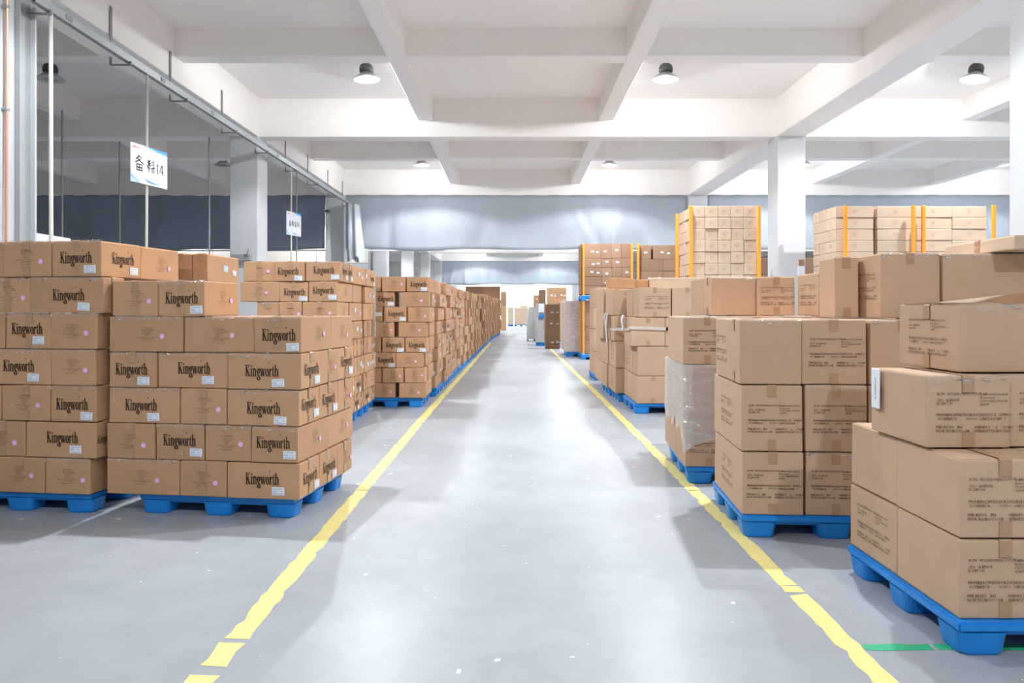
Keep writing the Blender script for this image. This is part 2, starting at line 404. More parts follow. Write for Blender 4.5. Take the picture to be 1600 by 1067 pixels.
LOOK = {'K': 'lettered carton', 'P': 'small-print carton with pink dot', 'N': 'unprinted carton', 'S': 'carton with white labels', 'R': 'carton with black shipping print', 'Q': 'carton with square brown print'}
CARTONS = []
def carton(name, ctr, size, rz, mk, front, side, face, label, group, tape=True, clear=0.0):
    w, d, h = size
    o = link(name, carton_mesh(w, d, h), M[mk], None, ctr, (0, 0, rz))
    tag(o, label, 'carton', group)
    if front: dress(o, front, 'front', w, d, h)
    if side: dress(o, side, face, w, d, h)
    if tape: link('packing_tape', tape_mesh(w, d, h), None, o)
    if R.random() < clear: link('clear_tape', clear_mesh(w, d, h), None, o)
    CARTONS.append(o)
    return o

def place(corner, deg, side, u, v):
    t = math.radians(deg); s, c = math.sin(t), math.cos(t)
    U = (-c, s) if side == 'L' else (c, -s)
    return corner[0] + u * U[0] + v * s, corner[1] + u * U[1] + v * c

def stack(name, where, side, corner, deg, layers, mk, fd=.5, sw=.45, clear=0.0, taped=True, fill=(), labels=()):
    labels = list(labels)
    """cartons of a stack: front row (first one at the aisle corner) and the column along the aisle"""
    face = 'right' if side == 'L' else 'left'; rz = -math.radians(deg); group = 'cartons of the ' + where
    def put(u0, u1, v0, v1, z0, z1, fc, sc, what):
        g = .007
        x, y = place(corner, deg, side, (u0 + u1) / 2, (v0 + v1) / 2)
        look = LOOK[fc or sc or 'N']
        carton(name, (x, y, z0 + .001), (u1 - u0 - g, v1 - v0 - g, z1 - z0 - .0055), rz + R.uniform(-.008, .008), mk, fc, sc, face, labels.pop(0) if labels else f'{look}, {what}, {where}', group, taped, clear)
    n = len(layers)
    for li, (z0, z1, fr, sd) in enumerate(layers):
        nth = 'topmost layer' if li == n - 1 and n > 1 else ORD[min(li, 7)] + ' layer'
        if n == 1: nth = 'upper tier'
        for i, (u0, u1, code) in enumerate(fr):
            if i == 0: put(u0, u1, 0, sd[0][1], z0, z1, code, sd[0][2], f'{nth}, aisle corner')
            else: put(u0, u1, R.uniform(-.006, .026), fd, z0, z1, code, None, f'{nth}, {ORDN[i]} from aisle')
        for i, (v0, v1, code) in enumerate(sd[1:]):
            u0 = fr[0][0]
            put(u0 + R.uniform(0, .012), u0 + min(sw, fr[0][1] - fr[0][0]), v0, v1, z0, z1, None, code, f'{nth}, {ORDN[i + 1]} along aisle')
    for k, (u0, u1, v0, v1, z0, z1) in enumerate(fill):
        put(u0, u1, v0, v1, z0, z1, None, None, f'{ORDN[k]} inner carton')

# ------------------------------------------------------------------ pallets
DECKS = {}
def pallet_meshes(w, d):
    k = (round(w, 2), round(d, 2))
    if k not in DECKS:
        bm = bmesh.new()
        bx(bm, -w / 2, w / 2, -d / 2, d / 2, .106, .149)
        bmesh.ops.bevel(bm, geom=bm.edges[:], offset=.008, segments=2, affect='EDGES')
        for i in range(3):                                           # runners moulded under the deck
            y = -d / 2 + .08 + (d - .16) * i / 2
            bx(bm, -w / 2 + .03, w / 2 - .03, y - .05, y + .05, .085, .110)
        DECKS[k] = mesh_of('deck', bm)
    return DECKS[k]
FAR = {}
def far_pallet_mesh(w, d):
    k = (round(w, 2), round(d, 2))
    if k not in FAR:
        bm = bmesh.new(); bm.from_mesh(pallet_meshes(w, d))
        for i in (-1, 0, 1):
            for j in (-1, 0, 1): x, y = i * (w / 2 - .115), j * (d / 2 - .1); bx(bm, x - .1, x + .1, y - .085, y + .085, 0, .11)
        FAR[k] = mesh_of('far_pallet', bm)
    return FAR[k]
def leg_mesh():
    bm = bmesh.new(); ring = []
    for z, s in ((0, .094), (.012, .1), (.10, .112)):
        pts = []
        for cx, cz, a in ((1, 1, 0), (-1, 1, 90), (-1, -1, 180), (1, -1, 270)):
            for q in range(5):
                t = math.radians(a + 90 * q / 4); r = .045
                pts.append(bm.verts.new((cx * (s - r) + r * math.cos(t), (cz * (s - r) + r * math.sin(t)) * .86, z)))
        ring.append(pts)
    n = len(ring[0])
    for a, b in zip(ring, ring[1:]):
        for i in range(n): bm.faces.new((a[i], a[(i + 1) % n], b[(i + 1) % n], b[i]))
    bm.faces.new(ring[0][::-1]); bm.faces.new(ring[-1])
    return mesh_of('leg', bm)
LEG = leg_mesh()
def pallet(where, side, corner, deg, u0, u1, v0, v1, legs=True, z=0.0, label=None):
    x, y = place(corner, deg, side, (u0 + u1) / 2, (v0 + v1) / 2); w, d = u1 - u0, v1 - v0
    o = link('plastic_pallet', pallet_meshes(w, d) if legs else far_pallet_mesh(w, d), M['blue'], None, (x, y, z), (0, 0, -math.radians(deg)))
    tag(o, label or f'blue plastic nine-legged pallet under the {where}', 'pallet', 'blue plastic pallets')
    for i in range(3):
        for j in range(3):
            if legs: link('leg', LEG, M['blue'], o, ((i - 1) * (w / 2 - .115), (j - 1) * (d / 2 - .1), .002))
    return o

# ------------------------------------------------------------------ the hall
XL, XR, Y0, Y1, H = -21.4, 21.6, -8.2, 76.0, 6.08
BAY = 7.97
floor = struct(link('floor', box_mesh('floor', XL, XR, Y0, Y1, -.2, 0), M['floor']))
ceiling = struct(link('ceiling', box_mesh('ceiling', XL, XR, Y0, Y1, H, H + .25), M['paint']))
struct(link('wall_left', box_mesh('wall_left', XL - .3, XL, Y0, Y1, 0, H), M['wall']))
struct(link('wall_right', box_mesh('wall_right', XR, XR + .3, Y0, Y1, 0, H), M['wall']))
struct(link('wall_far', box_mesh('wall_far', XL, XR, Y1, Y1 + .3, 0, H), M['wall']))
struct(link('wall_near', box_mesh('wall_near', XL, XR, Y0 - .3, Y0, 0, H), M['wall']))
GIRD = [8.05 + BAY * k for k in range(-2, 9)]
MID = [y + BAY / 2 for y in GIRD[:-1]]
def beam(name, x0, x1, y0, y1, z0):
    link(name, box_mesh(name, x0, x1, y0, y1, z0, H + .02, .012, 1), M['paint'], ceiling)
for y in GIRD: beam('girder', XL, XR, y - .2, y + .2, 5.25)
for y in MID: beam('cross_beam', XL, XR, y - .17, y + .17, 5.62)
for x0, x1 in ((-6.1, -5.5), (5.66, 6.26), (-17.8, -17.2), (17.4, 18.0)): beam('long_girder', x0, x1, Y0, Y1, 5.243)
for x in (-13.7, -9.55, -1.91, 1.99, 9.85, 13.7): beam('long_beam', x - .16, x + .16, Y0, Y1, 5.613)
for y in GIRD:
    for x0 in (-17.8, -6.1, 5.66, 17.4):
        if y < 0: continue
        p = struct(link('pillar', box_mesh('pillar', x0, x0 + .6, y - .31, y + .32, 0, 5.27, .02, 2), M['pillar']))
# pale partition below the curtain of the left hall, panel by panel
wp = struct(link('wall_partition', box_mesh('wall_partition', -17.2, -6.1, 31.0, 31.1, 0, 5.24), M['steel']))
for i in range(10):
    x = -17.15 + i * 1.1
    for z0, z1 in ((.1, 1.70), (1.72, 3.48), (3.50, 5.2)):
        link('wall_panel', box_mesh('wall_panel', x + .012, x + 1.088, 30.97, 31.01, z0, z1, .006, 1), M['panel'] if z0 > 3 else M['steel'], wp)

# ------------------------------------------------------------------ high-bay lamps
SHADE = lathe('shade', [(.235, -.012), (.237, 0), (.20, .035), (.14, .075), (.10, .11), (.085, .14), (.08, .14), (.095, .105), (.135, .068), (.195, .028), (.228, .002)], 32)
HOUSE = lathe('housing', [(.085, .12), (.125, .125), (.128, .20), (.11, .225), (.118, .23), (.10, .255), (.06, .275), (.06, .30), (.02, .305)], 20)
DIFF = lathe('diffuser', [(.226, .0), (.222, -.006), (.12, -.012), (.02, -.014)], 32)
HOOK = None
def lamp(x, y, lit, label, tilt=0.0, group=None, power=1.0):
    global HOOK
    e = bpy.data.objects.new('high_bay_lamp', None); COL.objects.link(e); e.empty_display_size = .2
    e.location = (x, y, 5.745); e.rotation_euler = (0, tilt, 0)
    tag(e, label, 'lamp', group or 'high bay lamps')
    link('shade', SHADE, M['shade'], e); link('housing', HOUSE, M['housing'], e)
    link('diffuser', DIFF if lit else DIFF2, M['glass_on'] if lit else M['glass_off'], e)
    if HOOK is None: HOOK = tube('hook', [(0, 0, .30)] + [(.022 * math.sin(a), 0, .322 - .022 * math.cos(a)) for a in [i * .5 for i in range(1, 12)]] + [(0, 0, .345)], .007, 6, M['housing'])
    link('hook', HOOK, None, e)
    if lit:
        s = bpy.data.lights.new('lamp_beam', 'SPOT'); s.energy = SPOT_W * power; s.color = LAMP_COL; s.spot_size = math.radians(144); s.spot_blend = .22; s.shadow_soft_size = .06
        so = bpy.data.objects.new('lamp_beam', s); COL.objects.link(so); so.parent = e; so.location = (0, 0, -.03)
        g = bpy.data.lights.new('lamp_glow', 'POINT'); g.energy = GLOW_W * power; g.color = LAMP_COL; g.shadow_soft_size = .05
        go = bpy.data.objects.new('lamp_glow', g); COL.objects.link(go); go.parent = e; go.location = (0, 0, -.065)
    return e
DIFF2 = DIFF.copy()
ROWS = ['behind the camera', 'over the near stacks', 'of the nearest bay', 'of the second bay', 'of the third bay', 'of the fourth bay', 'of the fifth bay', 'of the sixth bay', 'of the seventh bay', 'of the eighth bay', 'added to brighten the far wall']
for k in range(11):
    y = 13.43 + 7.95 * (k - 2) + (1.1 if k < 2 else 0) if k < 10 else 73.6  # last row is extra, unseen lamps added at higher power to brighten the far wall
    for x, side in ((-2.70, 'left of the aisle'), (2.78, 'right of the aisle'), (8.45, 'right hall'), (14.25, 'outer right hall'), (-8.5, 'left hall'), (-14.0, 'outer left hall')):
        lit = x > -5 or k == 0 or k >= 5 or (k >= 4 and x < -5)
        if x < -10 and k < 2 or (x < -5 and k == 1): continue
        if (k > 5 or k == 0) and abs(x) > 5: continue
        lamp(x, y, lit, f'{"lit" if lit else "unlit"} bell-shaped ceiling lamp {ROWS[k]}, {side}', {(8.45, 2): .16, (2.78, 2): .03, (-2.7, 2): -.05}.get((x, k), R.uniform(-.03, .03)), None, .75 if k == 0 else 2.0 if k == 10 else 1.0)

# ------------------------------------------------------------------ curtains
def curtain(name, x0, x1, y, z0, z1, m, label, cat='curtain', seed=0, amp=.05, step=.16):
    q = random.Random(seed); bm = bmesh.new(); n = int((x1 - x0) / step); rows = 12; grid = []
    ph = [q.uniform(0, 6) for _ in range(6)]
    folds = [(q.uniform(x0, x1), q.uniform(.07, .3), q.uniform(-.13, .13), q.uniform(-.9, .9)) for _ in range(int((x1 - x0) / .6))]
    for j in range(rows + 1):
        t = j / rows; row = []
        for i in range(n + 1):
            x = x0 + (x1 - x0) * i / n
            d = amp * (.5 + .5 * t) * (math.sin(x * .9 + ph[0]) + .5 * math.sin(x * 2.3 + ph[1] + t) + .2 * math.sin(x * 6.1 + ph[2]))
            for fx, fw, fa, sl in folds: d += fa * t * math.exp(-((x - fx - sl * t) / fw) ** 2)
            zz = z1 + (z0 - z1) * t + (.035 * math.sin(x * 1.7 + ph[3]) * t) + (.012 * math.sin(x * 8 + ph[4]) if j == 0 else 0)
            row.append(bm.verts.new((x, y + d, zz)))
        grid.append(row)
    for a, b in zip(grid, grid[1:]):
        for i in range(n): bm.faces.new((a[i], b[i], b[i + 1], a[i + 1]))
    r = bmesh.ops.solidify(bm, geom=bm.faces[:], thickness=.006)
    o = link(name, mesh_of(name, bm, [m], True))
    if label: tag(o, label, cat)
    return o
def hung(x0, x1, y, m, label, seed):
    o = curtain('tarpaulin_curtain', x0, x1, y, 3.47, 5.24, m, label, seed=seed, amp=.06, step=.11)
    link('hem', tube('hem', [(x0, y, 3.45), ((x0 + x1) / 2, y - .01, 3.44), (x1, y, 3.45)], .018, 8, M['label'] if m is M['tarp'] else m), None, o)
hung(-5.46, 5.64, 23.78, M['tarp'], 'grey tarpaulin curtain hung across the aisle, lit in two arcs', 3)
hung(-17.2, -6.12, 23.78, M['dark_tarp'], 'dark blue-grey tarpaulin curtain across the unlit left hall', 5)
hung(6.28, 17.38, 23.78, M['tarp'], 'grey tarpaulin curtain behind the right-hand post pallets', 6)
hung(-5.46, 5.64, 55.6, M['tarp'], 'farther grey tarpaulin curtain seen below the first one', 8)
# bunched end of the drawn curtain under the rail
bm = bmesh.new(); rings = []
for j in range(9):
    t = j / 8; ring = []
    for i in range(22):
        a = 2 * PI * i / 22; r = .12 + .06 * math.sin(a * 5 + t * 2) + .05 * t
        ring.append(bm.verts.new((-5.15 + r * 1.3 * math.cos(a) + .12 * t, 23.35 + r * math.sin(a), 4.88 - 1.75 * t + .1 * math.sin(a * 3) * t)))
    rings.append(ring)
for a, b in zip(rings, rings[1:]):
    for i in range(22): bm.faces.new((a[i], b[i], b[(i + 1) % 22], a[(i + 1) % 22]))
tag(link('bunched_curtain', mesh_of('bunched_curtain', bm, [M['tarp']], True)), 'loose grey curtain end bunched at the far end of the rail', 'curtain')

# ------------------------------------------------------------------ curtain rail along the left pillars
rail = tag(link('curtain_rail', None), 'grey steel curtain rail slung on straps along the left pillars', 'rail')
bm = bmesh.new()
bx(bm, -5.285, -5.225, 8.0, 24.0, 4.975, 4.98); bx(bm, -5.285, -5.28, 8.0, 24.0, 4.88, 4.975); bx(bm, -5.23, -5.225, 8.0, 24.0, 4.88, 4.975)
link('channel', mesh_of('channel', bm, [M['steel']]), None, rail)
link('channel_lip', box_mesh('channel_lip', -5.285, -5.225, 8.0, 24.0, 4.872, 4.879), M['dark_steel'], rail)
S_ = box_mesh('strap', -.005, .005, -.026, .026, 5.10, 5.64); S2 = None
bm = bmesh.new(); bx(bm, -.25, .04, -.02, .02, 4.835, 4.85); bx(bm, -.25, -.235, -.02, .02, 4.85, 4.95); bx(bm, .03, .04, -.02, .02, 4.85, 4.89)
BR = mesh_of('bracket', bm)
for y in (8.25, 9.97, 11.7, 13.77, 15.55, 17.6, 19.5, 21.6, 23.45):
    if abs(y - 15.55) > .1: link('strap', S_, M['dark_steel'], rail, (-5.488, y, 0))
    link('bracket', BR, M['dark_steel'], rail, (-5.25, y, 0))
PL = box_mesh('joint_plate', -.004, .004, -.06, .06, 4.90, 4.96)
for y in (8.6, 10.9, 12.7, 16.2): link('joint_plate', PL, M['dark_steel'], rail, (-5.222, y, 0))

# steel channel and copper pipe on the nearest left pillar
c = tag(link('steel_channel', None), 'upright galvanised steel channel fixed to the nearest left pillar', 'channel')
link('web', box_mesh('web', -5.495, -5.48, 8.08, 8.30, .0, 5.25), M['steel'], c)
link('flange', box_mesh('flange', -5.50, -5.43, 8.30, 8.33, .0, 5.25), M['pillar'], c); link('flange', box_mesh('flange', -5.495, -5.44, 8.06, 8.08, .0, 5.25), M['steel'], c)
p = tag(link('copper_pipe', tube('copper_pipe', [(-5.45, 7.87, 0), (-5.45, 7.86, 2.5), (-5.452, 7.875, 4), (-5.45, 7.87, 5.24)], .016, 10, M['copper'])), 'thin copper pipe running up the nearest left pillar', 'pipe')
for z in (2.05, 3.65, 4.75): link('pipe_clip', box_mesh('pipe_clip', -5.50, -5.43, 7.845, 7.895, z, z + .03, .004, 1), M['steel'], p)

# ------------------------------------------------------------------ hanging signs and cords
def cord(x, y, z0, z1, r, m, label, sway=.0):
    tag(link('hanging_rope', tube('hanging_rope', [(x, y, z0), (x + sway * .6, y, z0 + (z1 - z0) * .3), (x + sway * .2, y, z0 + (z1 - z0) * .6), (x, y, z1)], r, 8, m)), label, 'rope')
cord(-5.25, 8.30, .02, 4.87, .022, M['cord'], 'thick pale rope hanging beside the nearest left pillar', .01)
cord(-5.25, 10.48, .02, 4.87, .018, M['cord'], 'pale rope that carries the larger hanging sign', -.03)
cord(-5.25, 17.26, .02, 4.87, .018, M['cord'], 'pale rope that carries the smaller hanging sign', .0)
cord(-9.3, 15.07, .02, 5.62, .02, M['thin'], 'grey rope nearest the pillar in the dark left hall', 0)
cord(-9.3, 17.27, .02, 5.62, .02, M['thin'], 'middle grey rope in the dark left hall', 0)
cord(-6.6, 15.86, .02, 5.25, .018, M['thin'], 'grey rope just left of the second left pillar', 0)
cord(-5.7, 19.2, .02, 5.25, .014, M['thin'], 'thin grey rope behind the smaller hanging sign', 0)

def sign(x0, y0, x1, y1, z0, z1, which, label, clip=0.0):
    w = math.hypot(x1 - x0, y1 - y0); h = z1 - z0
    o = link('hanging_sign', box_mesh('hanging_sign', -w / 2, w / 2, -.003, .003, -h / 2, h / 2), M['board'], None, ((x0 + x1) / 2, (y0 + y1) / 2, (z0 + z1) / 2), (0, 0, math.atan2(y1 - y0, x1 - x0)))
    tag(o, label, 'sign')
    for cz in (-.4, .4): link('clip', box_mesh('clip', -.012 + clip, .012 + clip, .002, .05, cz * h - .01, cz * h + .01), M['steel'], o)
    bm = bmesh.new(); W, Hh = w / 2, h / 2; q = .0045
    poly(bm, [(-.1 * w, Hh)] + [(-.1 * w + .6 * w * t, Hh - .10 * h * t - .04 * h * math.sin(t * PI)) for t in (.25, .5, .75, 1)] + [(W, Hh - .17 * h), (W, Hh)], 0, -q)
    poly(bm, [(.05 * w, Hh)] + [(.05 * w + .4 * w * t, Hh - .02 * h - .05 * h * t) for t in (.3, .7, 1)] + [(W, Hh - .12 * h), (W, Hh)], 1, -q - .0006)
    poly(bm, [(-W, -Hh * .55), (-.38 * w, -.38 * h), (-.25 * w, -.47 * h), (-.20 * w, -Hh), (-W, -Hh)], 2, -q)
    poly(bm, [(-W, -Hh * .60), (-.36 * w, -.41 * h), (-.27 * w, -Hh), (-.31 * w, -Hh), (-.40 * w, -.43 * h), (-W, -Hh * .78)], 0, -q - .0006)
    poly(bm, [(-.2 * w, -.32 * h), (-.06 * w, -.385 * h), (.1 * w, -.43 * h), (.36 * w, -.42 * h), (.16 * w, -.465 * h), (-.02 * w, -.45 * h)], 0, -q)
    poly(bm, [(-.12 * w, -.35 * h), (.0 * w, -.40 * h), (.2 * w, -.435 * h), (.05 * w, -.445 * h), (-.06 * w, -.42 * h)], 1, -q - .0006)
    link('wave_print', mesh_of('wave_print', bm, [M['sky'], M['deep'], M['pale_blue']]), None, o)
    bm = bmesh.new(); q = .0055
    for i in range(4): rect(bm, -.45 * w + i * .028 * w, -.45 * w + (i * .028 + .02) * w, .385 * h, .43 * h, 0, -q)
    for i in range(2): rect(bm, -.32 * w + i * .03 * w, -.32 * w + (i * .03 + .022) * w, .39 * h, .415 * h, 0, -q)
    link('red_print', mesh_of('red_print', bm, [M['red']]), None, o)
    bm = bmesh.new()
    def ch(strokes, cx, cz, sx, sz, t=.085):
        for s in strokes: stroke(bm, [(cx + (a - .5) * sx, cz + (b - .5) * sz) for a, b in s], t * min(sx, sz), 0, -q)
    bei = [[(.45, 1), (.35, .84), (.12, .68)], [(.36, .90), (.78, .90), (.55, .70), (.05, .48)], [(.28, .80), (.6, .62), (.98, .48)], [(.22, .40), (.22, .0)], [(.18, .40), (.80, .40), (.80, .0)], [(.22, .2), (.80, .2)], [(.22, .02), (.80, .02)], [(.51, .40), (.51, .02)]]
    liao = [[(.12, .95), (.22, .82)], [(.42, .97), (.33, .82)], [(.04, .74), (.50, .74)], [(.27, 1), (.27, .0)], [(.26, .70), (.05, .38)], [(.28, .70), (.48, .48)], [(.10, .30), (.20, .40), (.42, .30)], [(.62, .92), (.72, .82)], [(.60, .70), (.70, .60)], [(.54, .36), (1.0, .46)], [(.84, 1), (.84, .0)], [(.66, .36), (.66, .05)]]
    one = [[(.3, .82), (.5, .98), (.5, .0)]]
    four = [[(.62, .98), (.12, .30), (.95, .30)], [(.68, .98), (.68, .0)]]
    if which == 0:
        ch(bei, -.28 * w, .02 * h, .24 * w, .40 * h); ch(liao, .03 * w, .0 * h, .22 * w, .34 * h); ch(one, .215 * w, -.02 * h, .12 * w, .27 * h, .16); ch(four, .325 * w, -.02 * h, .13 * w, .27 * h, .15)
    else:
        ch(bei, -.27 * w, .0, .15 * w, .22 * h, .11); ch(liao, -.08 * w, 0, .15 * w, .22 * h, .11); ch(bei, .11 * w, 0, .13 * w, .22 * h, .11); ch(one, .24 * w, 0, .08 * w, .22 * h, .2); ch(four, .32 * w, 0, .09 * w, .22 * h, .2)
    link('printed_characters', mesh_of('printed_characters', bm, [M['ink']]), None, o)
sign(-5.29, 10.10, -5.14, 10.85, 3.29, 3.83, 0, 'white sign with blue waves, two black characters and 14, on a rope', .01)
sign(-5.29, 17.02, -5.12, 17.60, 3.27, 3.82, 1, 'smaller hanging white sign with blue waves beyond the second pillar', -.05)

# fittings on pillars
b = tag(link('junction_box', box_mesh('junction_box', -6.02, -5.62, 15.60, 15.738, 2.56, 2.70, .01, 2), M['steel']), 'small grey metal box with a lever on the second left pillar', 'box')
link('lever', tube('lever', [(-5.68, 15.60, 2.66), (-5.67, 15.55, 2.72), (-5.64, 15.55, 2.80)], .012, 6, M['dark_steel']), None, b)
b = tag(link('bracket_camera', box_mesh('bracket_camera', -6.07, -5.93, 23.50, 23.66, 4.66, 4.72, .01, 2), M['dark_steel']), 'small dark camera on a bracket on the third left pillar', 'camera')
link('lens', lathe('lens', [(.03, 0), (.03, .03), (.02, .035)], 12), M['housing'], b, (-6.0, 23.49, 4.69), (PI / 2, 0, 0))
link('arm', box_mesh('arm', -6.02, -5.98, 23.6, 23.72, 4.72, 4.75), M['dark_steel'], b)
b = tag(link('switch_box', box_mesh('switch_box', 6.09, 6.22, 15.66, 15.738, 2.26, 2.44, .008, 2), M['label']), 'white switch box low on the second right pillar', 'box')
link('notice_card', box_mesh('notice_card', 6.11, 6.225, 15.70, 15.738, 2.46, 2.59, .003, 1), M['brown'], b)

# ------------------------------------------------------------------ floor markings
def marking(label, pieces, m, along='y'):
    e = tag(link('floor_marking', None), label, 'floor marking', None)
    for pts, wd in pieces:
        bm = bmesh.new(); q = R; L, Rt = [], []
        (xa, ya), (xb, yb) = pts; n = max(2, int(math.hypot(xb - xa, yb - ya) / .07)); n = min(n, 160)
        for i in range(n + 1):
            t = i / n; x, y = xa + (xb - xa) * t, ya + (yb - ya) * t
            e1, e2 = (q.gauss(0, .004) - (q.random() < .06) * q.uniform(.005, .025) for _ in range(2))
            if along == 'y': L.append((x - wd / 2 - e1, y + q.uniform(-.015, .015))); Rt.append((x + wd / 2 + e2, y + q.uniform(-.015, .015)))
            else: L.append((x, y - wd / 2 - e1)); Rt.append((x, y + wd / 2 + e2))
        lo = [bm.verts.new((*p, .0012)) for p in L]; hi = [bm.verts.new((*p, .0012)) for p in Rt]
        for i in range(n):
            f = bm.faces.new((lo[i], hi[i], hi[i + 1], lo[i + 1])); f.normal_update()
            if f.normal.z < 0: f.normal_flip()
        link('painted_stripe', mesh_of('painted_stripe', bm, [m]), None, e)
def xl(y): return -1.268 if y < 10 else -1.268 + (y - 10) * .0075
def xr(y): return 1.497 if y < 13 else 1.497 - (y - 13) * .0045
def run(f, cuts, wd): return [(((f(a), a), (f(b), b)), wd) for a, b in cuts]
marking('yellow painted aisle line beside the lettered cartons', run(xl, [(2.55, 3.02), (3.08, 3.305), (3.345, 6.1), (6.105, 10.0), (10.03, 13.0), (13.0, 20.0), (20.0, 34.0)], .112), M['yellow'])
marking('yellow painted aisle line beside the black-print cartons', run(xr, [(2.5, 3.52), (3.525, 3.86), (3.885, 3.985), (4.0, 6.1), (6.105, 9.0), (9.0, 13.0), (13.0, 20.0), (20.0, 30.0)], .105), M['yellow'])
marking('green painted line crossing under the nearest right pallet', [(((1.56, 3.26), (1.86, 3.26)), .06), (((1.88, 3.26), (2.35, 3.26)), .06), (((2.36, 3.26), (3.1, 3.26)), .06)], M['green'], 'x')

